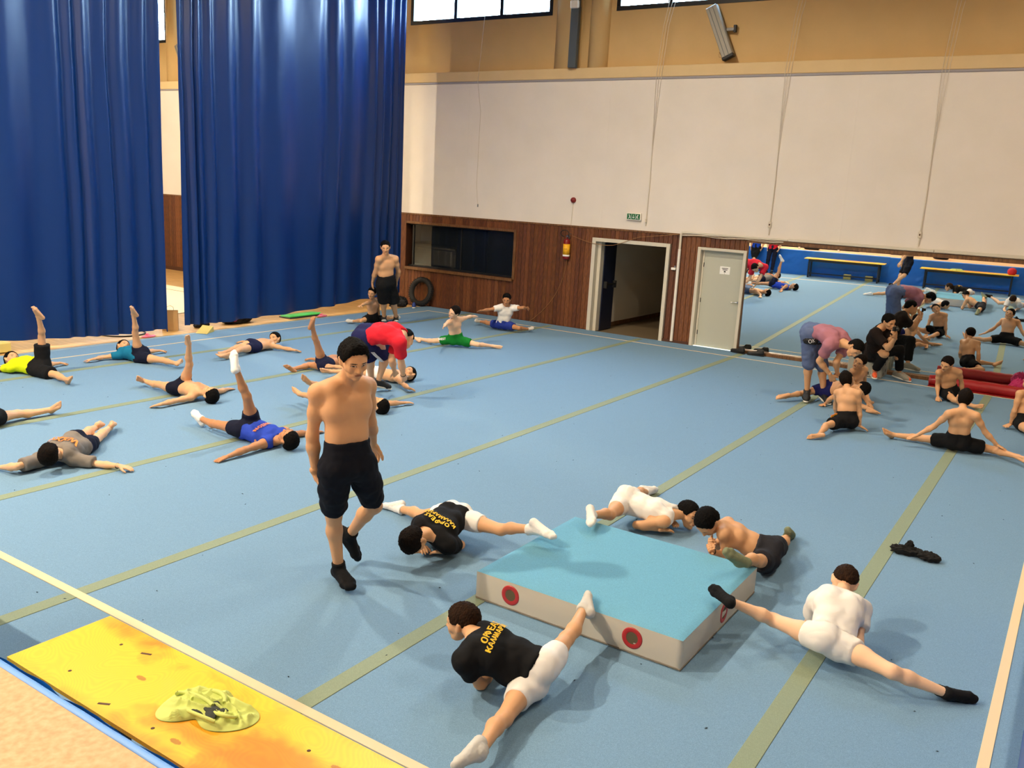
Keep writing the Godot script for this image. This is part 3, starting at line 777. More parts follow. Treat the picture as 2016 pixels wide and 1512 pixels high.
# ---------------------------------------------------------------- platform, benches and what lies on them
const PY := 0.80
const PZ := 13.32

func build_platform() -> void:
	var p := thing("raised_platform", "raised platform with peach carpet top and blue tarpaulin front", "platform")
	slab(p, "platform_body", Vector3(-6.6, -0.04, PZ + 0.05), Vector3(11.9, PY - 0.02, 23.9), MT.hall_wall, 0.01)
	slab(p, "platform_carpet", Vector3(-6.6, PY - 0.02, PZ + 0.03), Vector3(11.9, PY, 23.9), MT.platform_top, 0.008)
	# tarpaulin front, creased
	part(p, "tarpaulin", tarp_mesh(-6.6, 6.1, PY - 0.03), MT.tarp_blue, Vector3(0, 0, PZ))
	var pts := PackedVector3Array()
	var n := FastNoiseLite.new(); n.seed = 6; n.frequency = 0.8
	for i in 164:
		var x := -6.6 + i * 0.0778
		pts.append(Vector3(x, PY - 0.021 + 0.002 * n.get_noise_1d(x * 2.0), PZ + 0.012 + 0.012 * n.get_noise_1d(x + 30.0)))
	part(p, "piping", tube_mesh(pts, PackedFloat32Array([0.018, 0.018]), 8), MT.piping_blue)
	# side block on the right with its blue cover
	slab(p, "side_block", Vector3(6.10, -0.04, 8.4), Vector3(11.9, 0.78, PZ + 0.05), MT.mat_blue, 0.02)
	# benches with plywood tops
	bench("plywood_bench", Vector3(2.47, 0, 12.67), 2.58, 0.47, "yellow stained plywood bench with a lime shirt lying on it")
	bench("plywood_bench", Vector3(-0.95, 0, 12.72), 2.4, 0.47, "plywood bench in front of the blue tarpaulin, seen only in the mirror")
	lime_shirt()
	for k in 2:
		var t := thing("foam_cube", ["yellow foam cube under the bench in the mirror, by its middle", "yellow foam cube under the bench in the mirror, by its end"][k], "block", Vector3([0.35, 1.0][k], 0.004, 13.12), "yellow foam cubes under the bench")
		part(t, "cube", cbox(0.22, 0.16, 0.12, 0.01), MT.foam_yellow, Vector3(0, 0.08, 0))
	# crash mats and odds and ends on the platform, seen in the mirror
	for k in 3:
		var t := thing("crash_mat", ["navy crash mat lying lowest on the platform, lettered", "navy crash mat stacked askew on the lettered one", "navy crash mat at the right-hand end of the pile"][k], "mat", [Vector3(-1.0, PY, 14.9), Vector3(-0.9, PY + 0.262, 14.98), Vector3(1.35, PY, 15.0)][k], "navy crash mats on the platform")
		var body := part(t, "mat_body", cbox([2.9, 2.8, 1.5][k], 0.26, 1.3, 0.03), MT.mat_navy, Vector3(0, 0.13, 0))
		part(t, "seam", cbox([2.9, 2.8, 1.5][k] + 0.012, 0.014, 1.312, 0.004), MT.dark_navy, Vector3(0, 0.13, 0))
		if k == 0:
			var tm := text_mesh("AWPJ", 0.09)
			part(body, "lettering", tm, MT.print_white, Vector3(0.9, 0.05, -0.656), Vector3(0, PI, 0))
	for k in 2:
		var t := thing("water_bottle", ["clear water bottle beside the black bag on the platform", "clear water bottle standing alone on the platform edge"][k], "bottle", [Vector3(-1.35, PY, 13.7), Vector3(-0.12, PY, 13.75)][k], "water bottles")
		part(t, "bottle", lathe([Vector2(0, 0), Vector2(0.033, 0), Vector2(0.035, 0.02), Vector2(0.035, 0.14), Vector2(0.014, 0.19), Vector2(0.014, 0.21), Vector2(0, 0.21)], 14), MT.white_plastic)
		part(t, "cap", lathe([Vector2(0, 0.205), Vector2(0.017, 0.205), Vector2(0.017, 0.225), Vector2(0, 0.225)], 12), MT.mat_blue)
	bundle("gym_bag", "black gym bag slumped on the platform by the bottles", "bag", Vector3(-0.95, PY, 13.75), Vector3(0.28, 0.11, 0.16), MT.bag_black, 3, 0.03)
	bundle("sports_bag", "black sports bag at the platform edge near the yellow bench", "bag", Vector3(2.9, PY, 13.95), Vector3(0.24, 0.13, 0.14), MT.bag_black, 5, 0.02)
	bundle("red_cap", "red cap lying on the end of the yellow bench", "cap", Vector3(4.86, 0.605, 12.9), Vector3(0.12, 0.11, 0.12), MT.red_cloth, 7, 0.008)

func tarp_mesh(x0: float, x1: float, top: float) -> ArrayMesh:
	var n := FastNoiseLite.new(); n.seed = 12; n.frequency = 1.1; n.fractal_octaves = 3
	var nx := int((x1 - x0) / 0.05); var ny := 16
	var V := PackedVector3Array(); var N := PackedVector3Array(); var I := PackedInt32Array()
	for j in ny + 1:
		for i in nx + 1:
			var x := lerpf(x0, x1, float(i) / nx); var y := lerpf(-0.03, top, float(j) / ny)
			V.append(Vector3(x, y, -0.02 - 0.02 * absf(n.get_noise_2d(x * 1.2 + y * 0.9, y * 3.2)) + 0.015 * n.get_noise_2d(x * 3.0 - y * 2.0, y * 2.0)))
	var w := nx + 1
	for j in ny + 1:
		for i in w:
			var a := V[j * w + maxi(i - 1, 0)]; var b := V[j * w + mini(i + 1, nx)]
			var c := V[maxi(j - 1, 0) * w + i]; var d := V[mini(j + 1, ny) * w + i]
			N.append(-(b - a).cross(d - c).normalized())
	for j in ny:
		for i in nx:
			var q := j * w + i
			for k in [q, q + 1, q + w + 1, q, q + w + 1, q + w]: I.append(k)
	var base := V.size()
	for k in base:
		V.append(V[k] + Vector3(0, 0, 0.04)); N.append(-N[k])
	var cnt := I.size()
	for k in range(0, cnt, 3):
		I.append(I[k] + base); I.append(I[k + 2] + base); I.append(I[k + 1] + base)
	return arr_mesh(V, N, PackedColorArray(), I)

func bench(called: String, at: Vector3, lx: float, lz: float, label: String) -> void:
	var t := thing(called, label, "bench", at, "plywood benches")
	var top := part(t, "bench_top", plywood_mesh(lx, 0.018, lz), MT.plywood_yellow, Vector3(lx * 0.5, 0.591, lz * 0.5))
	for q in [[0.27, 0.12], [0.30, 0.37], [0.9, 0.4], [1.45, 0.14], [1.5, 0.38], [2.1, 0.12]]:
		part(top, "screw", lathe([Vector2(0, 0), Vector2(0.008, 0), Vector2(0.006, 0.0015), Vector2(0, 0.0015)], 10), MT.wood_trim_dark, Vector3(q[0] - lx * 0.5, 0.009, q[1] - lz * 0.5))
	for q in [[0.42, 0.1, 0.4], [0.62, 0.42, 0.5]]:
		part(top, "gouge", cbox(0.05, 0.003, 0.012, 0.001), MT.wood_trim_dark, Vector3(q[0] - lx * 0.5, 0.0088, q[1] - lz * 0.5), Vector3(0, q[2], 0))
	for x in [0.16, lx - 0.16]:
		for z in [0.06, lz - 0.06]:
			part(t, "leg", cbox(0.05, 0.58, 0.05, 0.004), MT.bench_leg, Vector3(x, 0.29, z))
		part(t, "cross_rail", cbox(0.04, 0.05, lz - 0.17, 0.004), MT.bench_leg, Vector3(x, 0.12, lz * 0.5))
	part(t, "apron", cbox(lx - 0.38, 0.07, 0.03, 0.004), MT.bench_leg, Vector3(lx * 0.5, 0.54, 0.06))
	part(t, "foot_rail", cbox(lx - 0.38, 0.04, 0.03, 0.004), MT.bench_leg, Vector3(lx * 0.5, 0.12, lz * 0.5))

func plywood_mesh(sx: float, sy: float, sz: float) -> ArrayMesh:
	var st := SurfaceTool.new(); st.begin(Mesh.PRIMITIVE_TRIANGLES)
	var h := Vector3(sx, sy, sz) * 0.5
	var axes := [Vector3.RIGHT, Vector3.UP, Vector3.BACK]
	st.set_smooth_group(-1)
	for a in 3:
		for sg in [-1.0, 1.0]:
			var n: Vector3 = axes[a] * sg; var u: Vector3 = axes[(a + 1) % 3]; var v: Vector3 = axes[(a + 2) % 3]
			var hu := absf(u.dot(h)); var hv := absf(v.dot(h)); var c := n * absf(n.dot(h))
			var q := [c - u * hu - v * hv, c + u * hu - v * hv, c + u * hu + v * hv, c - u * hu + v * hv]
			if ((q[1] - q[0]) as Vector3).cross(q[2] - q[0]).dot(n) > 0.0: q = [q[0], q[3], q[2], q[1]]
			for k in [0, 1, 2, 0, 2, 3]:
				var pt: Vector3 = q[k]
				st.set_uv(Vector2((pt.x + h.x) / 2.58, (pt.z + h.z) / 0.62 + (pt.y if a != 1 else 0.0)))
				st.add_vertex(pt)
	st.generate_normals()
	return st.commit()

# soft lumpy bundle: a squashed sphere with noise folds, flat underneath
func blob_mesh(size: Vector3, seed_: int, rough: float, freq := 3.0, rings := 26, sides := 40) -> ArrayMesh:
	var n := FastNoiseLite.new(); n.seed = seed_; n.frequency = freq; n.fractal_octaves = 3
	n.noise_type = FastNoiseLite.TYPE_SIMPLEX
	var V := PackedVector3Array(); var N := PackedVector3Array(); var I := PackedInt32Array()
	for j in rings + 1:
		var th := PI * j / rings
		for i in sides + 1:
			var ph := TAU * (i % sides) / sides
			var d := Vector3(sin(th) * cos(ph), cos(th), sin(th) * sin(ph))
			var p := Vector3(d.x * size.x, d.y * size.y, d.z * size.z)
			var k := absf(n.get_noise_3d(d.x, d.y * 0.7, d.z)) * 2.0 - 0.45
			p += d * k * rough
			p.y = maxf(p.y + size.y * 0.75, 0.0)
			V.append(p)
	var w := sides + 1
	for j in rings + 1:
		for i in w:
			var a := V[j * w + (i - 1 + sides) % sides]; var b := V[j * w + (i + 1) % sides]
			var c := V[maxi(j - 1, 0) * w + i]; var d := V[mini(j + 1, rings) * w + i]
			var nn := (b - a).cross(d - c)
			N.append(nn.normalized() if nn.length() > 1e-9 else (Vector3.UP if j < 2 else Vector3.DOWN))
	for j in rings:
		for i in sides:
			var q := j * w + i
			for k in [q, q + w + 1, q + 1, q, q + w, q + w + 1]: I.append(k)
	return arr_mesh(V, N, PackedColorArray(), I)

func bundle(called: String, label: String, category: String, at: Vector3, size: Vector3, m: Material, seed_: int, rough: float) -> Node3D:
	var t := thing(called, label, category, at)
	part(t, "cloth_body", blob_mesh(size, seed_, rough), m)
	return t

func cloth_sheet(outline: Callable, seed_: int, height: float, n: int) -> ArrayMesh:
	# crumpled sheet on a flat surface: polar grid, ridged folds, rim rolled down
	var nz := FastNoiseLite.new(); nz.seed = seed_; nz.frequency = 3.0; nz.fractal_octaves = 1
	var V := PackedVector3Array(); var N := PackedVector3Array(); var I := PackedInt32Array()
	var sides := n * 3
	for j in n + 1:
		var u := float(j) / n
		for i in sides:
			var ph := TAU * i / sides
			var rr: float = outline.call(ph) * u
			var p := Vector3(cos(ph) * rr, 0, sin(ph) * rr)
			var f := 1.0 - absf(nz.get_noise_2d(p.x * 1.6 + nz.get_noise_2d(p.z * 2.0, p.x) * 0.3, p.z * 1.9)) * 2.2
			var f2 := 1.0 - absf(nz.get_noise_2d(p.x * 3.6 + 9.0, p.z * 3.2)) * 2.0
			p.y = height * (0.35 + 0.75 * maxf(f, 0.0) * maxf(f, 0.0) + 0.22 * maxf(f2, 0.0)) * (1.0 - pow(u, 6.0)) + 0.004
			V.append(p)
	for j in n + 1:
		for i in sides:
			var a := V[j * sides + (i - 1 + sides) % sides]; var b := V[j * sides + (i + 1) % sides]
			var c := V[maxi(j - 1, 0) * sides + i]; var d := V[mini(j + 1, n) * sides + i]
			var nn := (b - a).cross(d - c)
			N.append(nn.normalized() if nn.length() > 1e-10 else Vector3.UP)
	for j in n:
		for i in sides:
			var i2 := (i + 1) % sides
			var q := [j * sides + i, j * sides + i2, (j + 1) * sides + i2, (j + 1) * sides + i]
			for k in [0, 2, 1, 0, 3, 2]: I.append(q[k])
	var base := V.size()
	for k in base:
		V.append(Vector3(V[k].x, 0.001, V[k].z)); N.append(Vector3.DOWN)
	var cnt := I.size()
	for k in range(0, cnt, 3):
		I.append(I[k] + base); I.append(I[k + 2] + base); I.append(I[k + 1] + base)
	return arr_mesh(V, N, PackedColorArray(), I)

func lime_shirt() -> void:
	var t := thing("crumpled_shirt", "crumpled lime green t-shirt with dark print on the yellow bench", "shirt", Vector3(3.43, 0.60, 12.87))
	var ol := func(ph: float) -> float: return 0.15 + 0.05 * cos(2.0 * ph) + 0.02 * sin(3.0 * ph + 0.7) + 0.012 * cos(5.0 * ph + 1.0)
	part(t, "fabric", cloth_sheet(ol, 5, 0.034, 44), MT.shirt_lime, Vector3.ZERO, Vector3(0, 0.25, 0))
	# collar and sleeve bands: curled strips
	for c in [[-0.02, -0.02, 0.08, 0.045, 0.1, 1.2, 0.009], [0.1, 0.0, 0.055, 0.03, 0.9, 1.5, 0.007], [-0.05, 0.02, 0.11, 0.02, 0.2, 0.9, 0.008], [0.04, 0.06, 0.09, 0.02, 1.0, 0.9, 0.007]]:
		var pts := PackedVector3Array()
		for i in 20:
			var a: float = PI * c[4] + PI * c[5] * i / 19.0
			pts.append(Vector3(c[0] + c[2] * cos(a), 0.030 + 0.010 * sin(a * 1.5), c[1] - c[3] * sin(a)))
		part(t, "fold_roll", tube_mesh(pts, PackedFloat32Array([c[6], c[6]]), 8), MT.shirt_lime)
	for q in [[0.05, 0.02, 0.035, 0.022, 0.3], [0.075, 0.045, 0.03, 0.018, -0.2], [0.02, 0.065, 0.03, 0.007, 0.1], [0.09, 0.0, 0.018, 0.014, 0.6], [0.03, -0.01, 0.016, 0.018, 0.2]]:
		part(t, "print_patch", blob_mesh(Vector3(q[2], 0.006, q[3]), 3, 0.004, 2.0, 8, 14), MT.shirt_print_dark, Vector3(q[0], 0.028, q[1]), Vector3(0, q[4], 0))

# ---------------------------------------------------------------- things on the floor
func build_floor_things() -> void:
	# the thick landing mat with ventilation rings
	var x0 := 2.98; var x1 := 4.42; var z0 := 9.13; var z1 := 10.43; var h := 0.2
	var t := thing("landing_mat", "thick light blue landing mat with beige sides and red rings", "mat", Vector3((x0 + x1) * 0.5, 0.004, (z0 + z1) * 0.5))
	var sx := x1 - x0; var sz := z1 - z0
	part(t, "cover", mat_cover(sx, sz, h - 0.012), MT.vinyl_beige)
	part(t, "top_carpet", mat_top(sx, sz, h), MT.carpet_mat_blue)
	part(t, "bottom_seam", cbox(sx + 0.008, 0.014, sz + 0.008, 0.005), MT.vinyl_dirty, Vector3(0, 0.008, 0))
	for k in 2:
		var fx: float = [-sx * 0.5 + 0.27, sx * 0.5 - 0.31][k]
		vent_ring(t, Vector3(fx, 0.102, sz * 0.5 + 0.001), 0.0)
	vent_ring(t, Vector3(sx * 0.5 + 0.001, 0.10, -0.02), PI / 2)
	vent_ring(t, Vector3(-sx * 0.5 - 0.001, 0.10, 0.1), -PI / 2)
	for k in 2: vent_ring(t, Vector3([-sx * 0.5 + 0.3, sx * 0.5 - 0.3][k], 0.1, -sz * 0.5 - 0.001), PI)
	# black cloth dropped on the floor
	t = thing("dropped_cloth", "crumpled black cloth dropped on the blue carpet", "cloth", Vector3(5.21, 0.004, 7.62))
	part(t, "fold", blob_mesh(Vector3(0.12, 0.035, 0.06), 4, 0.02, 1.4), MT.black_cloth, Vector3(-0.06, 0, 0.0), Vector3(0, 0.15, 0))
	part(t, "fold", blob_mesh(Vector3(0.10, 0.03, 0.065), 14, 0.018, 1.4), MT.black_cloth, Vector3(0.09, 0, 0.01), Vector3(0, -0.2, 0))
	part(t, "fold", blob_mesh(Vector3(0.03, 0.05, 0.03), 24, 0.008, 1.4), MT.black_cloth, Vector3(-0.05, 0.02, -0.02))
	# red padded beam by the mirror
	t = thing("padded_beam", "red vinyl padded beam lying on the floor along the mirror", "beam", Vector3(4.14, 0.0, -0.15))
	var pts := PackedVector3Array(); var rd := PackedFloat32Array()
	for i in 30:
		pts.append(Vector3(0.02 + i * 0.075, 0.088 + 0.002 * sin(i * 1.9), 0.0)); rd.append(0.086 + 0.003 * sin(i * 2.7) + (-0.012 if i == 0 else 0.0))
	part(t, "padding", tube_mesh(pts, rd, 18), MT.beam_red)
	part(t, "end_cap", rod(Vector3(0.0, 0.088, 0), Vector3(0.02, 0.088, 0), 0.075, 18), MT.vinyl_red)
	part(t, "base_flap", cbox(2.2, 0.012, 0.2, 0.004), MT.beam_red, Vector3(1.1, 0.008, 0.02))
	bundle("pink_backpack", "magenta backpack leaning behind the red padded beam", "bag", Vector3(5.35, 0.0, -0.36), Vector3(0.13, 0.15, 0.085), MT.magenta_cloth, 15, 0.03)
	# grey foam block used as a seat
	t = thing("foam_block", "grey foam block with square black holes serving as the photographer's seat", "block", Vector3(3.18, 0.0, -0.27))
	part(t, "block_body", cbox(0.54, 0.34, 0.44, 0.012), MT.foam_grey, Vector3(0, 0.172, 0))
	for q in [[-0.17, 0.29, 0], [-0.17, 0.06, 0], [0.05, 0.06, 0], [0.12, 0.27, 0], [0.22, 0.16, 0], [-0.05, 0.18, 0]]:
		part(t, "square_hole", cbox(0.045, 0.045, 0.004, 0.001), MT.black_plastic, Vector3(q[0], q[1], 0.2205))
	for q in [[-0.12, 0.28], [0.02, 0.22], [-0.05, 0.1], [0.12, 0.06], [0.14, 0.29]]:
		part(t, "square_hole", cbox(0.004, 0.045, 0.045, 0.001), MT.black_plastic, Vector3(0.2705, q[1], q[0]))
	# tyre against the planks
	t = thing("rubber_tyre", "large black rubber tyre leaning on the planks under the dark window", "tyre", Vector3(-6.42, 0.0, -0.40))
	var tp := PackedVector3Array()
	for i in 40:
		var a := TAU * i / 40.0
		tp.append(Vector3(cos(a) * 0.265, sin(a) * 0.265, 0))
	var ring := part(t, "carcass", tube_mesh(tp, PackedFloat32Array([0.058]), 14, true), MT.rubber, Vector3(0, 0.325, -0.03), Vector3(-0.22, 0, 0))
	for i in 40:
		var a := TAU * i / 40.0
		part(ring, "tread_block", cbox(0.026, 0.02, 0.09, 0.004), MT.rubber, Vector3(cos(a) * 0.318, sin(a) * 0.318, 0), Vector3(0, 0, a + PI / 2))
	bundle("black_rucksack", "black rucksack on the floor beside the tyre", "bag", Vector3(-6.62, 0.0, 0.02), Vector3(0.17, 0.13, 0.13), MT.bag_black, 25, 0.03)
	shoe_on_floor("sports_shoe", "blue and white sports shoe beside the tyre", Vector3(-6.35, 0.0, -0.12), 0.6, MT.shoe_blue, MT.shoe_white)
	shoe_on_floor("sports_shoe", "black sports shoe with white mark under the blue curtain", Vector3(-6.55, 0.0, 0.34), 1.2, MT.shoe_black, MT.shoe_white)
	shoe_on_floor("sports_shoe", "black shoe at the foot of the grey door by the mirror", Vector3(0.93, 0.0, -0.46), 1.3, MT.shoe_black, MT.shoe_black)
	shoe_on_floor("sports_shoe", "black shoe lying against the mirror's bottom rail", Vector3(1.26, 0.0, -0.47), 1.75, MT.shoe_black, MT.shoe_black)
	# yellow foam wedges under the curtain
	t = thing("foam_wedge", "yellow foam wedge on the carpet edge by the paper bag", "wedge", Vector3(-6.38, 0.004, 5.36))
	part(t, "wedge", wedge_mesh(0.2, 0.1, 0.28), MT.foam_yellow, Vector3.ZERO, Vector3(0, 0.5, 0))
	t = thing("foam_cube", "yellow foam cube under the curtain behind the yellow shirt", "block", Vector3(-6.9, -0.025, 8.5))
	part(t, "cube", cbox(0.25, 0.14, 0.25, 0.01), MT.foam_yellow, Vector3(0, 0.07, 0))
	# paper bag
	t = thing("paper_bag", "brown paper carrier bag standing in the curtain gap", "bag", Vector3(-7.12, -0.038, 5.5))
	part(t, "bag_body", paper_bag_mesh(0.26, 0.34, 0.14), MT.paper_bag, Vector3.ZERO, Vector3(0, 0.9, 0))
	part(t, "handle", tube_mesh(PackedVector3Array([Vector3(-0.06, 0.33, 0), Vector3(-0.05, 0.40, 0), Vector3(0, 0.425, 0), Vector3(0.05, 0.40, 0), Vector3(0.06, 0.33, 0)]), PackedFloat32Array([0.004, 0.004]), 6), MT.paper_bag, Vector3.ZERO, Vector3(0, 0.9, 0))
	t = bundle("holdall", "black holdall with a pink emblem under the curtain", "bag", Vector3(-7.08, -0.038, 4.12), Vector3(0.15, 0.09, 0.33), MT.bag_black, 35, 0.025)
	for k in 5:
		var a := TAU * k / 5.0
		part(t, "emblem_petal", blob_mesh(Vector3(0.006, 0.022, 0.018), 2, 0.0, 2.0, 8, 12), MT.magenta_cloth, Vector3(0.155, 0.075 + 0.026 * sin(a), 0.16 + 0.026 * cos(a)))
	bundle("black_pouch", "small black pouch under the curtain next to the foam wedge", "bag", Vector3(-7.05, -0.038, 4.92), Vector3(0.09, 0.06, 0.16), MT.bag_black, 45, 0.02)
	t = thing("green_board", "thin green and yellow board lying under the curtain", "board", Vector3(-7.0, -0.038, 2.6))
	part(t, "board", cbox(0.3, 0.05, 0.85, 0.02), MT.green_sheet, Vector3(0, 0.03, 0), Vector3(0, 0.0, 0.06))
	part(t, "board_rim", cbox(0.32, 0.02, 0.87, 0.008), MT.black_plastic, Vector3(0, 0.012, 0))
	for k in 2:
		t = thing("plastic_slipper", ["pink plastic slipper lying beside the green board", "pink plastic slipper lying under the first blue curtain"][k], "slipper", [Vector3(-6.72, -0.038, 2.3), Vector3(-6.72, -0.038, 6.2)][k], "pink slippers")
		part(t, "sole", blob_mesh(Vector3(0.05, 0.022, 0.13), 6, 0.004, 1.5), MT.pink_plastic)
		part(t, "strap", tube_mesh(PackedVector3Array([Vector3(-0.045, 0.02, 0.03), Vector3(-0.02, 0.055, 0.02), Vector3(0.02, 0.055, 0.02), Vector3(0.045, 0.02, 0.03)]), PackedFloat32Array([0.014, 0.016, 0.016, 0.014]), 8), MT.pink_plastic)
	t = thing("exercise_hoop", "dark exercise hoop lying on the wooden floor in the curtain gap", "hoop", Vector3(-7.3, -0.03, 6.3))
	var hp := PackedVector3Array()
	for i in 40:
		var a := TAU * i / 40.0
		hp.append(Vector3(cos(a) * 0.36, 0, sin(a) * 0.36))
	part(t, "hoop", tube_mesh(hp, PackedFloat32Array([0.012]), 8, true), MT.black_plastic)

func vent_ring(t: Node3D, at: Vector3, turn: float) -> void:
	var r := part(t, "vent_ring", lathe([Vector2(0.038, 0.0), Vector2(0.066, 0.0), Vector2(0.066, 0.004), Vector2(0.06, 0.006), Vector2(0.044, 0.006), Vector2(0.038, 0.004)], 32), MT.vinyl_red, at)
	r.basis = Basis(Vector3.UP, turn) * Basis(Vector3.RIGHT, PI / 2)
	part(r, "vent_mesh", lathe([Vector2(0, 0.001), Vector2(0.04, 0.001), Vector2(0.04, 0.003), Vector2(0, 0.003)], 24, false), MT.mesh_brown)

func mat_cover(sx: float, sz: float, h: float) -> ArrayMesh:
	# sides that sag and pucker slightly
	var n := FastNoiseLite.new(); n.seed = 8; n.frequency = 2.0
	var st := SurfaceTool.new(); st.begin(Mesh.PRIMITIVE_TRIANGLES); st.set_smooth_group(0)
	var pts := []
	var step := 40
	var cor := [Vector2(-sx, -sz) * 0.5, Vector2(sx, -sz) * 0.5, Vector2(sx, sz) * 0.5, Vector2(-sx, sz) * 0.5]
	for k in 4:
		for i in step:
			pts.append((cor[k] as Vector2).lerp(cor[(k + 1) % 4], float(i) / step))
	var rows := 8
	var grid := []
	for j in rows + 1:
		var row := PackedVector3Array()
		for i in pts.size():
			var p: Vector2 = pts[i]
			var e := 0.0 if i % step == 0 else 1.0
			var y := h * j / rows
			var o := p.normalized() * (0.004 * sin(PI * j / rows) * e + 0.003 * n.get_noise_2d(i * 0.12, y * 9.0) * e)
			row.append(Vector3(p.x + o.x, y, p.y + o.y))
		grid.append(row)
	var cnt := pts.size()
	for j in rows:
		for i in cnt:
			var i2 := (i + 1) % cnt
			var mid: Vector3 = (grid[j][i] + grid[j][i2]) * 0.5
			var nn := Vector3(mid.x / sx, 0, 0) if absf(mid.x / sx) > absf(mid.z / sz) else Vector3(0, 0, mid.z / sz)
			quad(st, grid[j][i], grid[j][i2], grid[j + 1][i2], grid[j + 1][i], nn)
	st.generate_normals()
	return st.commit()

func mat_top(sx: float, sz: float, h: float) -> ArrayMesh:
	# carpet sheet with rounded rim and a soft dent where the near boy's heel presses
	var st := SurfaceTool.new(); st.begin(Mesh.PRIMITIVE_TRIANGLES); st.set_smooth_group(0)
	var nx := 48; var nz := 44
	var g := []
	for j in nz + 1:
		for i in nx + 1:
			var x := lerpf(-sx * 0.5, sx * 0.5, float(i) / nx); var z := lerpf(-sz * 0.5, sz * 0.5, float(j) / nz)
			var rim := minf(minf(i, nx - i), minf(j, nz - j))
			var y := h - (0.012 if rim == 0 else 0.0)
			y -= 0.024 * exp(-pow(x - 0.28, 2) / 0.012 - pow(z - sz * 0.5, 2) / 0.01)
			g.append(Vector3(x, y, z))
	for j in nz:
		for i in nx:
			var a := j * (nx + 1) + i
			quad(st, g[a], g[a + 1], g[a + nx + 2], g[a + nx + 1], Vector3.UP)
	st.generate_normals()
	return st.commit()

func wedge_mesh(w: float, h: float, d: float) -> ArrayMesh:
	var st := SurfaceTool.new(); st.begin(Mesh.PRIMITIVE_TRIANGLES); st.set_smooth_group(-1)
	var a := Vector3(-w / 2, 0, -d / 2); var b := Vector3(w / 2, 0, -d / 2); var c := Vector3(w / 2, 0, d / 2); var e := Vector3(-w / 2, 0, d / 2)
	var f := Vector3(-w / 2, h, -d / 2); var g := Vector3(w / 2, h * 0.95, -d / 2 + 0.03)
	quad(st, a, b, c, e, Vector3.DOWN); quad(st, a, b, g, f, Vector3(0, 0.2, -1)); tri3(st, f, g, c, Vector3(0, 1, 0.3)); tri3(st, f, c, e, Vector3(0, 1, 0.3))
	tri3(st, a, f, e, Vector3.LEFT); tri3(st, b, g, c, Vector3.RIGHT)
	st.generate_normals()
	return st.commit()

func paper_bag_mesh(w: float, h: float, d: float) -> ArrayMesh:
	var st := SurfaceTool.new(); st.begin(Mesh.PRIMITIVE_TRIANGLES); st.set_smooth_group(-1)
	var rows := [[0.0, 1.0, 1.0], [h * 0.35, 1.01, 0.98], [h * 0.7, 0.99, 0.86], [h, 0.97, 0.72]]
	for inner in [0.0, 0.004]:
		for j in 3:
			var lo: Array = rows[j]; var hi: Array = rows[j + 1]
			var lp := []; var hp := []
			for k in 6:
				var q: Vector2 = [Vector2(-0.5, -0.5), Vector2(0.5, -0.5), Vector2(0.46, 0.0), Vector2(0.5, 0.5), Vector2(-0.5, 0.5), Vector2(-0.46, 0.0)][k]
				lp.append(Vector3(q.x * (w - inner) * lo[1], lo[0], q.y * (d - inner) * lo[2])); hp.append(Vector3(q.x * (w - inner) * hi[1], hi[0], q.y * (d - inner) * hi[2]))
			for k in 6:
				var k2 := (k + 1) % 6
				quad(st, lp[k], lp[k2], hp[k2], hp[k], (lp[k] + lp[k2]) * (1.0 if inner == 0.0 else -1.0))
	quad(st, Vector3(-w / 2, 0.001, -d / 2), Vector3(w / 2, 0.001, -d / 2), Vector3(w / 2, 0.001, d / 2), Vector3(-w / 2, 0.001, d / 2), Vector3.DOWN)
	st.generate_normals()
	return st.commit()

func shoe_on_floor(called: String, label: String, at: Vector3, turn: float, upper: Material, sole: Material) -> void:
	var t := thing(called, label, "shoe", at)
	t.rotation.y = turn
	var acc := new_acc()
	var J := [Vector3(0, 0.095, 0.06), Vector3(0, 0.03, -0.16)]
	sdf_mesh([cap(Vector3(0, 0.055, 0.09), 0.04, Vector3(0, 0.05, 0.02), 0.04), cap(Vector3(0, 0.05, 0.05), 0.04, Vector3(0, 0.032, -0.13), 0.034), cap(Vector3(0, 0.09, 0.09), 0.034, Vector3(0, 0.09, 0.04), 0.034)], 0.008, 0.02, [[Vector3.DOWN, -0.012]], acc, Color.WHITE, Vector3.ZERO)
	part(t, "upper", acc_mesh(acc), upper)
	acc = new_acc()
	sdf_mesh([cap(Vector3(0, 0.02, 0.1), 0.042, Vector3(0, 0.02, -0.13), 0.038)], 0.008, 0.02, [[Vector3.DOWN, 0.0], [Vector3.UP, 0.022]], acc, Color.WHITE, Vector3.ZERO)
	part(t, "sole", acc_mesh(acc), sole)

# ---------------------------------------------------------------- smooth field of tapered capsules, meshed as surface nets
func cap(a: Vector3, ra: float, b: Vector3, rb: float, flat := false) -> Array:
	return [a, ra, b, rb, flat]

func new_acc() -> Dictionary:
	return {"v": PackedVector3Array(), "n": PackedVector3Array(), "c": PackedColorArray(), "i": PackedInt32Array()}

func acc_mesh(acc: Dictionary) -> ArrayMesh:
	return arr_mesh(acc.v, acc.n, acc.c, acc.i)

func field_at(prims: Array, k: float, cuts: Array, p: Vector3) -> float:
	var f := BIG
	for q in prims:
		var a: Vector3 = q[0]; var ab: Vector3 = q[2] - a
		var t: float = clampf((p - a).dot(ab) / maxf(ab.length_squared(), 1e-9), 0, 1)
		var d: float = (p - a - ab * t).length() - lerpf(q[1], q[3], t)
		if q[4]: d = maxf(d, (p - q[2]).dot(ab.normalized()))
		var h := maxf(k - absf(f - d), 0.0) / k
		f = minf(f, d) - h * h * k * 0.25
	for c in cuts: f = maxf(f, p.dot(c[0]) - c[1])
	return f

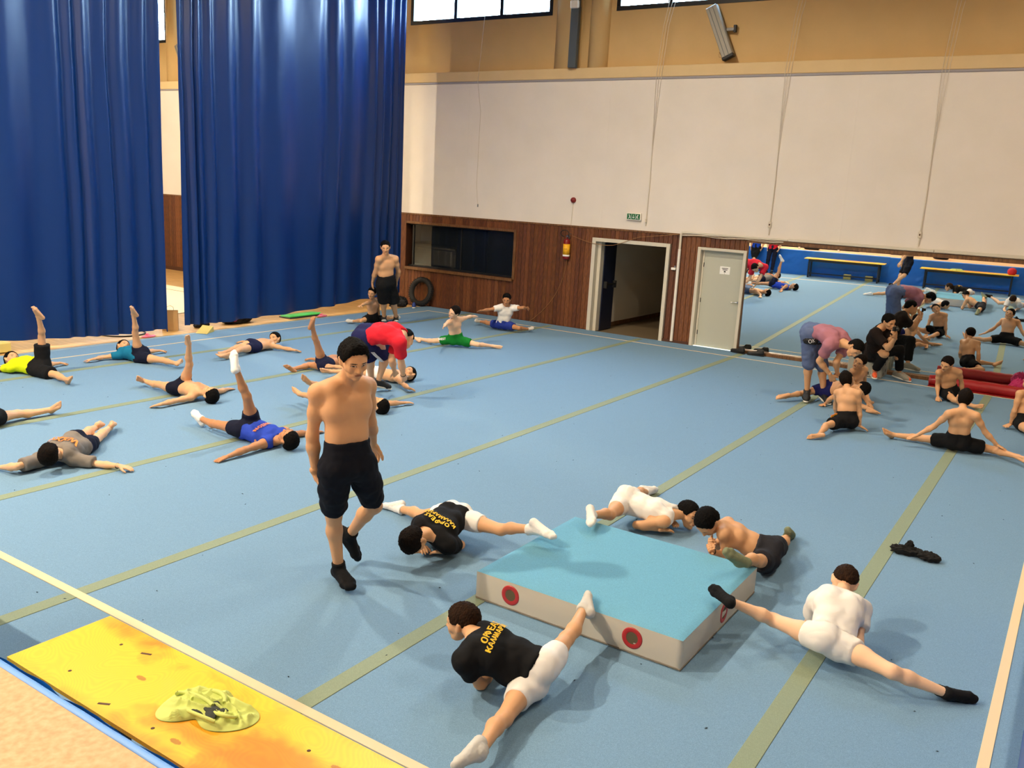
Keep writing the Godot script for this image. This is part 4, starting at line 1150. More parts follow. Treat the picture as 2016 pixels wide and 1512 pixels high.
# cuts: [normal, offset] keeps the side where p.normal < offset
func sdf_mesh(prims: Array, cell: float, k: float, cuts: Array, acc: Dictionary, col: Color, off: Vector3, wrinkle := 0.0, wfreq := 9.0) -> void:
	var lo := Vector3.ONE * 1e9; var hi := -lo
	var band := k * 0.6 + cell * 2.5
	for q in prims:
		for e in 2:
			var c: Vector3 = q[e * 2]; var r: float = q[e * 2 + 1]
			lo = lo.min(c - Vector3.ONE * (r + band)); hi = hi.max(c + Vector3.ONE * (r + band))
	var nx := int((hi.x - lo.x) / cell) + 2; var ny := int((hi.y - lo.y) / cell) + 2; var nz := int((hi.z - lo.z) / cell) + 2
	var sy := nx; var sz := nx * ny
	var F := PackedFloat32Array(); F.resize(nx * ny * nz); F.fill(BIG)
	var ic := 1.0 / cell
	var kk := k * 0.25
	for q in prims:
		var a: Vector3 = q[0]; var b: Vector3 = q[2]
		var ra: float = q[1]; var rb: float = q[3]
		var dr := rb - ra
		var ab := b - a
		var il := 1.0 / maxf(ab.length_squared(), 1e-9)
		var dir := ab.normalized()
		var flat: bool = q[4]
		var lo2 := (a - Vector3.ONE * (ra + band)).min(b - Vector3.ONE * (rb + band))
		var hi2 := (a + Vector3.ONE * (ra + band)).max(b + Vector3.ONE * (rb + band))
		var x0 := maxi(int((lo2.x - lo.x) * ic), 0); var x1 := mini(int((hi2.x - lo.x) * ic) + 1, nx - 1)
		var y0 := maxi(int((lo2.y - lo.y) * ic), 0); var y1 := mini(int((hi2.y - lo.y) * ic) + 1, ny - 1)
		var z0 := maxi(int((lo2.z - lo.z) * ic), 0); var z1 := mini(int((hi2.z - lo.z) * ic) + 1, nz - 1)
		var rmax := maxf(ra, rb) + band
		for z in range(z0, z1 + 1):
			for y in range(y0, y1 + 1):
				# skip rows that cannot come near the bone
				var rowp := Vector3(lo.x + x0 * cell, lo.y + y * cell, lo.z + z * cell) - a
				var i := z * sz + y * sy + x0
				var yz := Vector2(rowp.y, rowp.z); var abyz := Vector2(ab.y, ab.z)
				var tt := clampf(yz.dot(abyz) / maxf(abyz.length_squared(), 1e-9), 0, 1)
				if (yz - abyz * tt).length() > rmax: continue
				for x in range(x0, x1 + 1):
					var t := clampf(rowp.dot(ab) * il, 0.0, 1.0)
					var d := (rowp - ab * t).length() - ra - dr * t
					if d < band:
						if flat:
							var e := (rowp - ab).dot(dir)
							var hh := cell * 1.3 - absf(d - e)
							d = maxf(d, e)
							if hh > 0.0: d += hh * hh / (cell * 5.2)
						var o := F[i]
						var h := k - absf(o - d)
						if h > 0.0: F[i] = minf(o, d) - h * h * kk / (k * k)
						elif d < o: F[i] = d
					rowp.x += cell
					i += 1
	if cuts.size() > 0:
		for z in nz:
			for y in ny:
				var i := z * sz + y * sy
				var p := Vector3(lo.x, lo.y + y * cell, lo.z + z * cell)
				for x in nx:
					if F[i] < band:
						for c in cuts:
							var d: float
							if c is Callable: d = c.call(p)
							else:
								d = p.dot(c[0]) - c[1]
								if c.size() > 2: d = minf(d, c[3] - (p - c[2] - c[0] * (p - c[2]).dot(c[0])).length())
							var h := cell * 1.3 - absf(d - F[i])
							if d > F[i]: F[i] = d
							if h > 0.0: F[i] += h * h / (cell * 5.2)
					p.x += cell
					i += 1
	# vertices
	var idx := PackedInt32Array(); idx.resize(nx * ny * nz); idx.fill(-1)
	var lim := cell * 1.8
	var V := PackedVector3Array(); var N := PackedVector3Array(); var cells := PackedInt32Array()
	var corner := [0, 1, sy, sy + 1, sz, sz + 1, sz + sy, sz + sy + 1]
	for z in nz - 1:
		for y in ny - 1:
			var i := z * sz + y * sy - 1
			for x in nx - 1:
				i += 1
				var f0 := F[i]
				if f0 > lim or f0 < -lim: continue
				var f1 := F[i + 1]; var f2 := F[i + sy]; var f3 := F[i + sy + 1]
				var f4 := F[i + sz]; var f5 := F[i + sz + 1]; var f6 := F[i + sz + sy]; var f7 := F[i + sz + sy + 1]
				var m := int(f0 < 0) + int(f1 < 0) + int(f2 < 0) + int(f3 < 0) + int(f4 < 0) + int(f5 < 0) + int(f6 < 0) + int(f7 < 0)
				if m == 0 or m == 8: continue
				var s := Vector3.ZERO; var c := 0
				if (f0 < 0) != (f1 < 0): s += Vector3(f0 / (f0 - f1), 0, 0); c += 1
				if (f2 < 0) != (f3 < 0): s += Vector3(f2 / (f2 - f3), 1, 0); c += 1
				if (f4 < 0) != (f5 < 0): s += Vector3(f4 / (f4 - f5), 0, 1); c += 1
				if (f6 < 0) != (f7 < 0): s += Vector3(f6 / (f6 - f7), 1, 1); c += 1
				if (f0 < 0) != (f2 < 0): s += Vector3(0, f0 / (f0 - f2), 0); c += 1
				if (f1 < 0) != (f3 < 0): s += Vector3(1, f1 / (f1 - f3), 0); c += 1
				if (f4 < 0) != (f6 < 0): s += Vector3(0, f4 / (f4 - f6), 1); c += 1
				if (f5 < 0) != (f7 < 0): s += Vector3(1, f5 / (f5 - f7), 1); c += 1
				if (f0 < 0) != (f4 < 0): s += Vector3(0, 0, f0 / (f0 - f4)); c += 1
				if (f1 < 0) != (f5 < 0): s += Vector3(1, 0, f1 / (f1 - f5)); c += 1
				if (f2 < 0) != (f6 < 0): s += Vector3(0, 1, f2 / (f2 - f6)); c += 1
				if (f3 < 0) != (f7 < 0): s += Vector3(1, 1, f3 / (f3 - f7)); c += 1
				s /= c
				idx[i] = V.size()
				cells.append(i)
				V.append(lo + (Vector3(x, y, z) + s) * cell)
				N.append(Vector3(f1 + f3 + f5 + f7 - f0 - f2 - f4 - f6, f2 + f3 + f6 + f7 - f0 - f1 - f4 - f5, f4 + f5 + f6 + f7 - f0 - f1 - f2 - f3).normalized())
	var I: PackedInt32Array = acc.i
	var base: int = acc.v.size()
	for ci in cells.size():
		var i := cells[ci]
		var neg := F[i] < 0
		# x edge
		if neg != (F[i + 1] < 0): add_quad(I, base, idx[i], idx[i - sy], idx[i - sy - sz], idx[i - sz], neg)
		if neg != (F[i + sy] < 0): add_quad(I, base, idx[i], idx[i - sz], idx[i - sz - 1], idx[i - 1], neg)
		if neg != (F[i + sz] < 0): add_quad(I, base, idx[i], idx[i - 1], idx[i - 1 - sy], idx[i - sy], neg)
	if wrinkle > 0.0:
		var wn := FastNoiseLite.new(); wn.seed = 3; wn.frequency = wfreq; wn.fractal_octaves = 2
		var old := N.duplicate()
		for v in V.size():
			V[v] += old[v] * wrinkle * (absf(wn.get_noise_3dv(V[v])) * 2.0 - 0.3)
		# fresh normals from the moved faces
		for v in N.size(): N[v] = Vector3.ZERO
		for j in range(acc_start(acc, "i"), I.size(), 3):
			var a := I[j] - base; var b := I[j + 1] - base; var c := I[j + 2] - base
			var fn := (V[c] - V[a]).cross(V[b] - V[a])
			N[a] += fn; N[b] += fn; N[c] += fn
		for v in N.size(): N[v] = N[v].normalized() if N[v].length() > 1e-12 else old[v]
	var AV: PackedVector3Array = acc.v; var AN: PackedVector3Array = acc.n; var AC: PackedColorArray = acc.c
	for v in V.size():
		AV.append(V[v] - off); AN.append(N[v]); AC.append(col)
	acc.v = AV; acc.n = AN; acc.c = AC; acc.i = I
	acc["done"] = I.size()

func acc_start(acc: Dictionary, _w: String) -> int:
	return acc.get("done", 0)

func add_quad(I: PackedInt32Array, base: int, a: int, b: int, c: int, d: int, neg: bool) -> void:
	if a < 0 or b < 0 or c < 0 or d < 0: return
	if neg:
		I.append(base + a); I.append(base + c); I.append(base + b); I.append(base + a); I.append(base + d); I.append(base + c)
	else:
		I.append(base + a); I.append(base + b); I.append(base + c); I.append(base + a); I.append(base + c); I.append(base + d)

# ---------------------------------------------------------------- head (built once, then set on every neck)
var head_t := {}
var hair_t := []

func cranium(grow: float) -> Array:
	return [cap(Vector3(0, 0.030, -0.022), 0.072 + grow, Vector3(0, 0.034, 0.026), 0.076 + grow), cap(Vector3(0, 0.045, 0.0), 0.074 + grow, Vector3(0, 0.0, 0.03), 0.066 + grow)]

func build_head_templates() -> void:
	var p := cranium(0.0)
	p += [cap(Vector3(0, -0.01, -0.03), 0.062, Vector3(0, -0.065, -0.045), 0.042), cap(Vector3(0, -0.07, -0.05), 0.038, Vector3(0, -0.088, -0.072), 0.021),
		cap(Vector3(-0.052, -0.02, -0.005), 0.022, Vector3(-0.032, -0.078, -0.045), 0.018), cap(Vector3(0.052, -0.02, -0.005), 0.022, Vector3(0.032, -0.078, -0.045), 0.018),
		cap(Vector3(-0.036, -0.022, -0.062), 0.026, Vector3(-0.04, -0.018, -0.05), 0.027), cap(Vector3(0.036, -0.022, -0.062), 0.026, Vector3(0.04, -0.018, -0.05), 0.027),
		cap(Vector3(-0.04, 0.026, -0.072), 0.014, Vector3(-0.014, 0.022, -0.084), 0.012), cap(Vector3(0.04, 0.026, -0.072), 0.014, Vector3(0.014, 0.022, -0.084), 0.012),
		cap(Vector3(0, 0.016, -0.088), 0.0085, Vector3(0, -0.022, -0.112), 0.0095), cap(Vector3(-0.011, -0.028, -0.096), 0.0085, Vector3(0.011, -0.028, -0.096), 0.0085),
		cap(Vector3(-0.017, -0.049, -0.088), 0.0075, Vector3(0.017, -0.049, -0.088), 0.0075), cap(Vector3(-0.014, -0.058, -0.087), 0.008, Vector3(0.014, -0.058, -0.087), 0.008)]
	# ears
	for s in [-1.0, 1.0]:
		p += [cap(Vector3(0.079 * s, 0.018, 0.006), 0.0085, Vector3(0.076 * s, -0.024, -0.006), 0.006), cap(Vector3(0.083 * s, 0.012, 0.014), 0.006, Vector3(0.078 * s, -0.018, 0.004), 0.005)]
	var acc := new_acc()
	sdf_mesh(p, 0.0035, 0.018, [], acc, Color.WHITE, Vector3.ZERO)
	# eye hollows pressed in, and codes for what each vertex shows
	var code := PackedInt32Array()
	var V: PackedVector3Array = acc.v
	for i in V.size():
		var v := V[i]
		var cd := 0
		if v.z < -0.05:
			for s in [-1.0, 1.0]:
				var e := Vector2(v.x - 0.031 * s, v.y - 0.006)
				var d := Vector2(e.x / 0.017, e.y / 0.011).length()
				if d < 1.4: v.z += 0.006 * (1.0 - d / 1.4)
				var ee := Vector2(e.x / 0.0125, e.y / 0.0052).length()
				if ee < 1.0: cd = 2 if absf(e.x) < 0.0058 else 1
				elif ee < 1.4 and e.y > 0: cd = 3
				var bw := Vector2((v.x - 0.033 * s) / 0.021, (v.y - 0.0265 + 0.25 * maxf(absf(v.x) - 0.036, 0.0)) / 0.0034).length()
				if bw < 1.0: cd = 3
			if Vector2(v.x / 0.022, (v.y + 0.0535) / 0.0085).length() < 1.0 and v.z < -0.085: cd = 4
			if absf(v.y + 0.0535) < 0.0014 and absf(v.x) < 0.02 and v.z < -0.08: cd = 5
		V[i] = v
		code.append(cd)
	acc.v = V
	head_t = acc
	head_t["code"] = code
	# hair caps: short crop, fuller top, cropped sides
	for style in 3:
		var g: float = [0.007, 0.010, 0.0045][style]
		var hp := cranium(g)
		if style == 1: hp += [cap(Vector3(-0.03, 0.09, -0.045), 0.034, Vector3(0.03, 0.092, -0.045), 0.032), cap(Vector3(0, 0.09, -0.03), 0.038, Vector3(0, 0.08, 0.04), 0.042)]
		elif style == 2: hp += [cap(Vector3(0, 0.085, -0.045), 0.04, Vector3(0, 0.085, 0.03), 0.042)]
		hp += [cap(Vector3(-0.026, -0.02, 0.055), 0.028 + g, Vector3(0.026, -0.02, 0.055), 0.028 + g)]
		acc = new_acc()
		var n := Vector3(0, -0.58, -0.815).normalized()
		var p0 := Vector3(0, 0.076, -0.075)
		var hn := FastNoiseLite.new(); hn.seed = 5 + style; hn.frequency = 34.0
		var edge := func(q: Vector3) -> float: return q.dot(n) - n.dot(p0) - 0.30 * maxf(absf(q.x) - 0.045, 0.0) + 0.10 * maxf(0.05 - absf(absf(q.x) - 0.04) * 2.0, 0.0) * 0.2 + 0.006 * hn.get_noise_3dv(q)
		var low := func(q: Vector3) -> float: return lerpf(0.012, -0.056, smoothstep(0.012, 0.06, q.z)) - q.y + 0.004 * hn.get_noise_3dv(q * 1.7)
		sdf_mesh(hp, 0.0045, 0.02, [edge, low], acc, Color.WHITE, Vector3.ZERO, 0.0042, 42.0)
		# sideburns and ragged fringe come from the wrinkles; drop what lies in front of the ears too low
		hair_t.append(acc)

func set_head(acc: Dictionary, hair: Dictionary, X: Transform3D, s: float, skin: Color, hair_col: Color, style: int, off: Vector3) -> void:
	var V: PackedVector3Array = head_t.v; var N: PackedVector3Array = head_t.n; var I: PackedInt32Array = head_t.i; var code: PackedInt32Array = head_t.code
	var AV: PackedVector3Array = acc.v; var AN: PackedVector3Array = acc.n; var AC: PackedColorArray = acc.c; var AI: PackedInt32Array = acc.i
	var base := AV.size()
	var cols := [skin, Color(0.55, 0.52, 0.48), Color(0.02, 0.012, 0.008), hair_col, Color(skin.r * 0.72, skin.g * 0.5, skin.b * 0.5), Color(skin.r * 0.3, skin.g * 0.18, skin.b * 0.16)]
	for i in V.size():
		AV.append(X * (V[i] * s) - off); AN.append(X.basis * N[i]); AC.append(cols[code[i]])
	for i in I: AI.append(base + i)
	acc.v = AV; acc.n = AN; acc.c = AC; acc.i = AI; acc["done"] = AI.size()
	var h: Dictionary = hair_t[style]
	V = h.v; N = h.n
	var HV := PackedVector3Array(); var HN := PackedVector3Array()
	for i in V.size():
		HV.append(X * (V[i] * s) - off); HN.append(X.basis * N[i])
	hair.v = HV; hair.n = HN; hair.i = h.i; hair.c = PackedColorArray()

# ---------------------------------------------------------------- a whole person from 20 joints
enum {HD, NO, NE, PE, SHL, ELL, WRL, HNL, SHR, ELR, WRR, HNR, HIL, KNL, ANL, TOL, HIR, KNR, ANR, TOR}

func perp(v: Vector3, d: Vector3) -> Vector3:
	var q := v - d * v.dot(d)
	if q.length() < 1e-4: q = d.cross(Vector3(0.31, 0.77, 0.55))
	return q.normalized()

func person(d: Dictionary) -> Node3D:
	var J := []
	var jj: Array = d.j
	for i in 20: J.append(Vector3(jj[i * 3], jj[i * 3 + 1], jj[i * 3 + 2]))
	var H: float = d.H
	var s := H / 1.75
	var g: float = s * d.get("girth", 0.95 if H < 1.55 else 1.0)
	var near: bool = d.get("near", false)
	var cell := 0.0125 if near else 0.0165
	var fine := 0.0055 if near else 0.008
	var floor_y: float = d.get("floor", 0.005)
	var off: Vector3 = Vector3(J[PE].x, 0.0, J[PE].z)
	var t := thing("person", d.label, "person", off, d.get("group", ""))
	var skin: Color = d.skin
	var cutf := [[Vector3.DOWN, -floor_y]]

	# ---- frames
	var u: Vector3 = (J[NE] - J[PE]).normalized()
	var rp := perp(J[HIR] - J[HIL], u); var rs := perp(J[SHR] - J[SHL], u)
	var fp := u.cross(rp); var fs := u.cross(rs)
	var L: float = J[NE].distance_to(J[PE])
	var bow: float = d.get("bow", 0.0)
	var pel: Vector3 = J[PE]
	var wai: Vector3 = J[PE].lerp(J[NE], 0.36) - fp * bow
	var rw := rp.lerp(rs, 0.45).normalized()
	var che: Vector3 = J[PE].lerp(J[NE], 0.68) - fs * bow * 0.7
	var upc: Vector3 = J[PE].lerp(J[NE], 0.90)
	var torso := []
	torso += [cap(pel - rp * 0.075 * g, 0.094 * g, pel + rp * 0.075 * g, 0.094 * g)]
	torso += [cap(wai - rw * 0.055 * g, 0.083 * g, wai + rw * 0.055 * g, 0.083 * g)]
	torso += [cap(che - rs * 0.078 * g, 0.092 * g, che + rs * 0.078 * g, 0.092 * g)]
	torso += [cap(upc - rs * 0.105 * g, 0.06 * g, upc + rs * 0.105 * g, 0.06 * g)]
	for sd in [-1.0, 1.0]:
		torso += [cap(pel + rp * 0.075 * g * sd, 0.092 * g, wai + rw * 0.058 * g * sd, 0.08 * g), cap(wai + rw * 0.058 * g * sd, 0.08 * g, che + rs * 0.078 * g * sd, 0.09 * g), cap(che + rs * 0.078 * g * sd, 0.09 * g, upc + rs * 0.105 * g * sd, 0.058 * g)]
		torso += [cap(pel + rp * 0.06 * g * sd - fp * 0.042 * g - u * 0.03 * g, 0.078 * g, pel + rp * 0.065 * g * sd - fp * 0.03 * g, 0.08 * g)]
		# chest and shoulder blades
		torso += [cap(che + u * 0.055 * g + rs * 0.035 * g * sd + fs * 0.052 * g, 0.045 * g, che + u * 0.065 * g + rs * 0.09 * g * sd + fs * 0.04 * g, 0.042 * g)]
		torso += [cap(che + u * 0.09 * g + rs * 0.075 * g * sd - fs * 0.045 * g, 0.042 * g, che - u * 0.0 * g + rs * 0.07 * g * sd - fs * 0.05 * g, 0.036 * g)]
	torso += [cap(wai + fp * 0.012 * g, 0.082 * g, che, 0.09 * g)]
	var body := torso.duplicate()
	var neck_top: Vector3 = J[HD] - (J[HD] - J[NE]).normalized() * 0.035 * s
	body += [cap(J[NE] - u * 0.03 * s, 0.058 * g, neck_top, 0.05 * g)]
	var arms := [[SHL, ELL, WRL, HNL, -1.0], [SHR, ELR, WRR, HNR, 1.0]]
	var legs := [[HIL, KNL, ANL, TOL, -1.0], [HIR, KNR, ANR, TOR, 1.0]]
	for a in arms:
		var S: Vector3 = J[a[0]]; var E: Vector3 = J[a[1]]; var W: Vector3 = J[a[2]]
		body += [cap(J[NE] + u * 0.005, 0.047 * g, S, 0.05 * g), cap(upc + rs * 0.09 * g * a[4], 0.062 * g, S, 0.054 * g)]
		body += [cap(S, 0.054 * g, S.lerp(E, 0.45), 0.047 * g), cap(S.lerp(E, 0.45), 0.047 * g, E, 0.037 * g)]
		body += [cap(E, 0.038 * g, E.lerp(W, 0.3), 0.041 * g), cap(E.lerp(W, 0.3), 0.041 * g, W, 0.026 * g)]
	var fronts := []
	for l in legs:
		var Hp: Vector3 = J[l[0]]; var K: Vector3 = J[l[1]]; var A: Vector3 = J[l[2]]
		var ld := (A - Hp).normalized()
		var fr := perp(Quaternion(-u, ld) * fp if (-u).dot(ld) > -0.98 else fp, (A - K).normalized())
		# a bent knee tells its own front
		var bend := K - Hp.lerp(A, 0.5)
		if bend.length() > 0.10 * H * 0.5: fr = perp(bend, (A - K).normalized())
		fronts.append(fr)
		body += [cap(Hp, 0.088 * g, Hp.lerp(K, 0.4), 0.077 * g), cap(Hp.lerp(K, 0.4), 0.077 * g, K, 0.053 * g)]
		var cm := K.lerp(A, 0.3) - fr * 0.016 * g
		body += [cap(K, 0.052 * g, cm, 0.053 * g), cap(cm, 0.053 * g, A, 0.034 * g)]
	var acc := new_acc()
	sdf_mesh(body, cell, 0.035 * s, cutf, acc, skin, off)

	# ---- hands
	for a in arms:
		var W: Vector3 = J[a[2]]; var T: Vector3 = J[a[3]]
		var D := (T - W).normalized()
		var pn: Vector3
		var curl := 0.12
		if T.y < 0.14: pn = perp(Vector3.DOWN, D)
		else:
			pn = perp(J[PE] + u * 0.1 - W, D); curl = 0.3
		if d.has("palm"): pn = perp(d.palm, D)
		if d.has("curl"): curl = d.curl
		hand(acc, W, D, pn, a[4], s, curl, fine, skin, off, floor_y)
	# ---- feet, socks, shoes
	for k in 2:
		var l: Array = legs[k]
		var A: Vector3 = J[l[2]]; var T: Vector3 = J[l[3]]; var K: Vector3 = J[l[1]]
		var sh := (K - A).normalized()
		var td := (T - A).normalized()
		var up := sh - td * sh.dot(td)
		var fr: Vector3 = fronts[k]
		var upv := (perp(sh, td) * clampf(up.length() * 1.6 - 0.35, 0, 1) + perp(fr, td) * clampf(1.35 - up.length() * 1.6, 0, 1))
		upv = perp(upv, td)
		if d.get("flat_feet", false): upv = perp(Vector3.UP, td)
		foot(t, acc, d, A, T, K, upv, l[4], s, fine, skin, off, floor_y)
	# ---- head
	var hs := 0.70 + 0.30 * s
	var fd: Vector3 = (J[NO] - J[HD]).normalized()
	var hu := perp(J[HD] - J[NE], fd)
	if d.has("head_up"): hu = perp(d.head_up, fd)
	var X := Transform3D(Basis(-(hu.cross(-fd)) * -1.0, hu, -fd), J[HD])
	X.basis = Basis(hu.cross(-fd).normalized(), hu, -fd)
	var hair := new_acc()
	var hm: StandardMaterial3D = MT[d.hair]
	set_head(acc, hair, X, hs, skin, hm.albedo_color.srgb_to_linear(), d.get("style", 0), off)
	part(t, "body", acc_mesh(acc), MT.skin)
	part(t, "hair", acc_mesh(hair), hm)

	# ---- shorts or trousers
	if d.has("shorts"):
		var c: Dictionary = d.shorts
		var lo_: float = c.get("loose", 0.012)
		var pr := []
		pr += [cap(pel - rp * 0.075 * g, 0.096 * g + lo_, pel + rp * 0.075 * g, 0.096 * g + lo_), cap(wai - rw * 0.055 * g, 0.084 * g + lo_ * 0.7, wai + rw * 0.055 * g, 0.084 * g + lo_ * 0.7), cap(wai + fp * 0.012 * g, 0.083 * g + lo_ * 0.7, pel + fp * 0.008 * g, 0.09 * g + lo_)]
		for sd in [-1.0, 1.0]:
			pr += [cap(pel + rp * 0.075 * g * sd, 0.094 * g + lo_, wai + rw * 0.058 * g * sd, 0.082 * g + lo_ * 0.7), cap(pel + rp * 0.06 * g * sd - fp * 0.042 * g - u * 0.03 * g, 0.079 * g + lo_, pel + rp * 0.065 * g * sd - fp * 0.03 * g, 0.08 * g + lo_)]
		var ln: float = c.len
		for l in legs:
			var Hp: Vector3 = J[l[0]]; var K: Vector3 = J[l[1]]; var A: Vector3 = J[l[2]]
			if ln <= 1.0:
				pr += [cap(Hp, 0.09 * g + lo_, Hp.lerp(K, ln * 0.5), 0.083 * g + lo_ * 1.1), cap(Hp.lerp(K, ln * 0.5), 0.083 * g + lo_ * 1.1, Hp.lerp(K, ln), lerpf(0.088, 0.055, ln) * g + lo_ * (1.2 + c.get("flare", 0.6)), true)]
			else:
				pr += [cap(Hp, 0.09 * g + lo_, K, 0.056 * g + lo_ * 1.2), cap(K, 0.056 * g + lo_ * 1.2, K.lerp(A, ln - 1.0), 0.05 * g + lo_ * 1.1, true)]
		var ac := new_acc()
		sdf_mesh(pr, cell * 0.85, 0.03 * s, cutf + [[u, u.dot(pel + u * c.get("rise", 0.30) * L)]], ac, Color.WHITE, off, c.get("wrinkle", 0.005), 7.0)
		var sm := cloth_mat(c.c)
		var sp := part(t, c.get("name", "shorts"), acc_mesh(ac), sm)
		if c.has("label"): sp.set_meta("label", c.label)
		if c.has("stripe"):
			# two bands along the outer seam
			for q in c.stripe:
				var pts := PackedVector3Array()
				var l: Array = legs[q[0]]
				var Hp: Vector3 = J[l[0]]; var K: Vector3 = J[l[1]]
				var side: Vector3 = (rp * l[4] + u * q[3] - fp * q[4]).normalized()
				side = perp(side, (K - Hp).normalized())
				for i in 9:
					var tt := lerpf(0.22, ln * 0.97, i / 8.0)
					var cp := Hp.lerp(K, tt)
					var pp := cp + side * 0.25
					for it in 14:
						var f := field_at(pr, 0.03 * s, [], pp)
						pp -= side * f * 0.9
					pts.append(pp + side * (0.003 + c.get("wrinkle", 0.006)) + perp(rp.cross(K - Hp), (K - Hp).normalized()) * q[5] - off)
				part(sp, "stripe", tube_mesh(pts, PackedFloat32Array([0.006, 0.006]), 6), MT[q[2]])
	# ---- shirt
	if d.has("shirt"):
		var c: Dictionary = d.shirt
		var lo_: float = c.get("loose", 0.014)
		var pr := []
		for q in torso: pr.append(cap(q[0], q[1] + lo_, q[2], q[3] + lo_))
		for a in arms:
			var S: Vector3 = J[a[0]]; var E: Vector3 = J[a[1]]
			pr += [cap(J[NE] - u * 0.004, 0.048 * g + lo_, S, 0.052 * g + lo_), cap(upc + rs * 0.09 * g * a[4], 0.062 * g + lo_, S, 0.055 * g + lo_)]
			if c.sleeve > 0.0: pr += [cap(S, 0.056 * g + lo_, S.lerp(E, c.sleeve), 0.048 * g + lo_ * 1.5, true)]
		var nd: Vector3 = ((J[HD] - J[NE]).normalized() + u).normalized()
		var cuts := cutf + [[-u, -u.dot(pel + u * c.get("hem", -0.04) * L)], [nd, nd.dot(J[NE] + nd * 0.012 * s), J[NE], 0.088 * s]]
		if c.sleeve <= 0.0:
			for a in arms: cuts.append([rs * a[4], (rs * a[4]).dot(J[a[0]] - rs * a[4] * 0.012)])
		var ac := new_acc()
		sdf_mesh(pr, cell * 0.85, 0.035 * s, cuts, ac, Color.WHITE, off, c.get("wrinkle", 0.006), 6.0)
		var shn := part(t, c.get("name", "t_shirt"), acc_mesh(ac), cloth_mat(c.c))
		if c.has("prints"):
			for q in c.prints:
				var base: Vector3 = pel + u * q.v * L + rs * q.get("x", 0.0)
				var n: Vector3 = fs if q.front else -fs
				var xr: Vector3 = -rs if q.front else rs
				print_on(shn, q, base, xr, u, n, pr, 0.035 * s, off, c.get("wrinkle", 0.007))
	if d.has("extra"):
		for q in d.extra: add_extra(t, q, J, s, g, off)
	return t

var cloth_cache := {}
func cloth_mat(c: Color) -> StandardMaterial3D:
	var key := c.to_html()
	if not cloth_cache.has(key):
		var m := mat("cloth_" + key, c, 0.85, 0.0, 0.3)
		cloth_cache[key] = m
	return cloth_cache[key]

func print_on(parent: Node3D, q: Dictionary, base: Vector3, xr: Vector3, up: Vector3, n: Vector3, pr: Array, k: float, off: Vector3, lift: float) -> void:
	# lettering: the flat letters are wrapped on to the shirt
	var tm := text_mesh(q.text, q.h, 0.001, true)
	var arrs := tm.get_mesh_arrays()
	var V: PackedVector3Array = arrs[Mesh.ARRAY_VERTEX]
	var out := PackedVector3Array(); var N := PackedVector3Array()
	for v in V:
		var p: Vector3 = base + xr * (v.x + q.get("arc", 0.0) * 0.0) + up * (v.y - q.get("arc", 0.0) * v.x * v.x) + n * 0.25
		for it in 12:
			p -= n * field_at(pr, k, [], p) * 0.9
		out.append(p + n * (0.005 + lift * 1.25 + v.z) - off); N.append(n)
	arrs[Mesh.ARRAY_VERTEX] = out; arrs[Mesh.ARRAY_NORMAL] = N
	var am := ArrayMesh.new()
	var a2 := []; a2.resize(Mesh.ARRAY_MAX)
	a2[Mesh.ARRAY_VERTEX] = out; a2[Mesh.ARRAY_NORMAL] = N
	if arrs[Mesh.ARRAY_INDEX] != null: a2[Mesh.ARRAY_INDEX] = arrs[Mesh.ARRAY_INDEX]
	am.add_surface_from_arrays(Mesh.PRIMITIVE_TRIANGLES, a2)
	part(parent, "lettering", am, MT[q.m])

func hand(acc: Dictionary, W: Vector3, D: Vector3, pn: Vector3, side: float, s: float, curl: float, cell: float, skin: Color, off: Vector3, floor_y: float) -> void:
	var Xt := D.cross(pn).normalized() * side      # towards the thumb
	var p := []
	p += [cap(W - D * 0.03 * s, 0.026 * s, W + D * 0.01 * s, 0.022 * s)]
	var lens := [0.072, 0.08, 0.075, 0.058]
	var xo := [0.030, 0.010, -0.011, -0.030]
	for i in 4:
		var K: Vector3 = W + D * (0.086 - 0.004 * absf(i - 1.2)) * s + Xt * xo[i] * s
		p += [cap(W + D * 0.012 * s + Xt * xo[i] * 0.55 * s, 0.0165 * s, K, 0.0125 * s)]
		var dir: Vector3 = (D + Xt * xo[i] * 3.0).normalized()
		var q := K
		var ang := curl * (1.0 + 0.15 * i)
		var segs := [0.46, 0.3, 0.24]
		for g in 3:
			dir = (dir * cos(ang) + perp(pn, dir) * sin(ang)).normalized()
			var e: Vector3 = q + dir * lens[i] * segs[g] * s
			p += [cap(q, (0.0098 - 0.001 * g) * s, e, (0.0090 - 0.001 * g) * s)]
			q = e
			ang = curl * 1.1
	var tb := W + D * 0.025 * s + Xt * 0.022 * s
	var t1 := tb + (D * 0.62 + Xt * 0.68 + pn * 0.32).normalized() * 0.042 * s
	var t2 := t1 + (D * 0.85 + Xt * 0.45 + pn * 0.25).normalized() * 0.032 * s
	var t3 := t2 + (D * 0.95 + Xt * 0.2 + pn * 0.25).normalized() * 0.026 * s
	p += [cap(W + D * 0.01 * s + Xt * 0.01 * s, 0.017 * s, tb, 0.017 * s), cap(tb, 0.0165 * s, t1, 0.0125 * s), cap(t1, 0.012 * s, t2, 0.0105 * s), cap(t2, 0.0105 * s, t3, 0.0085 * s)]
	sdf_mesh(p, cell, 0.009 * s, [[Vector3.DOWN, -floor_y]], acc, skin, off)

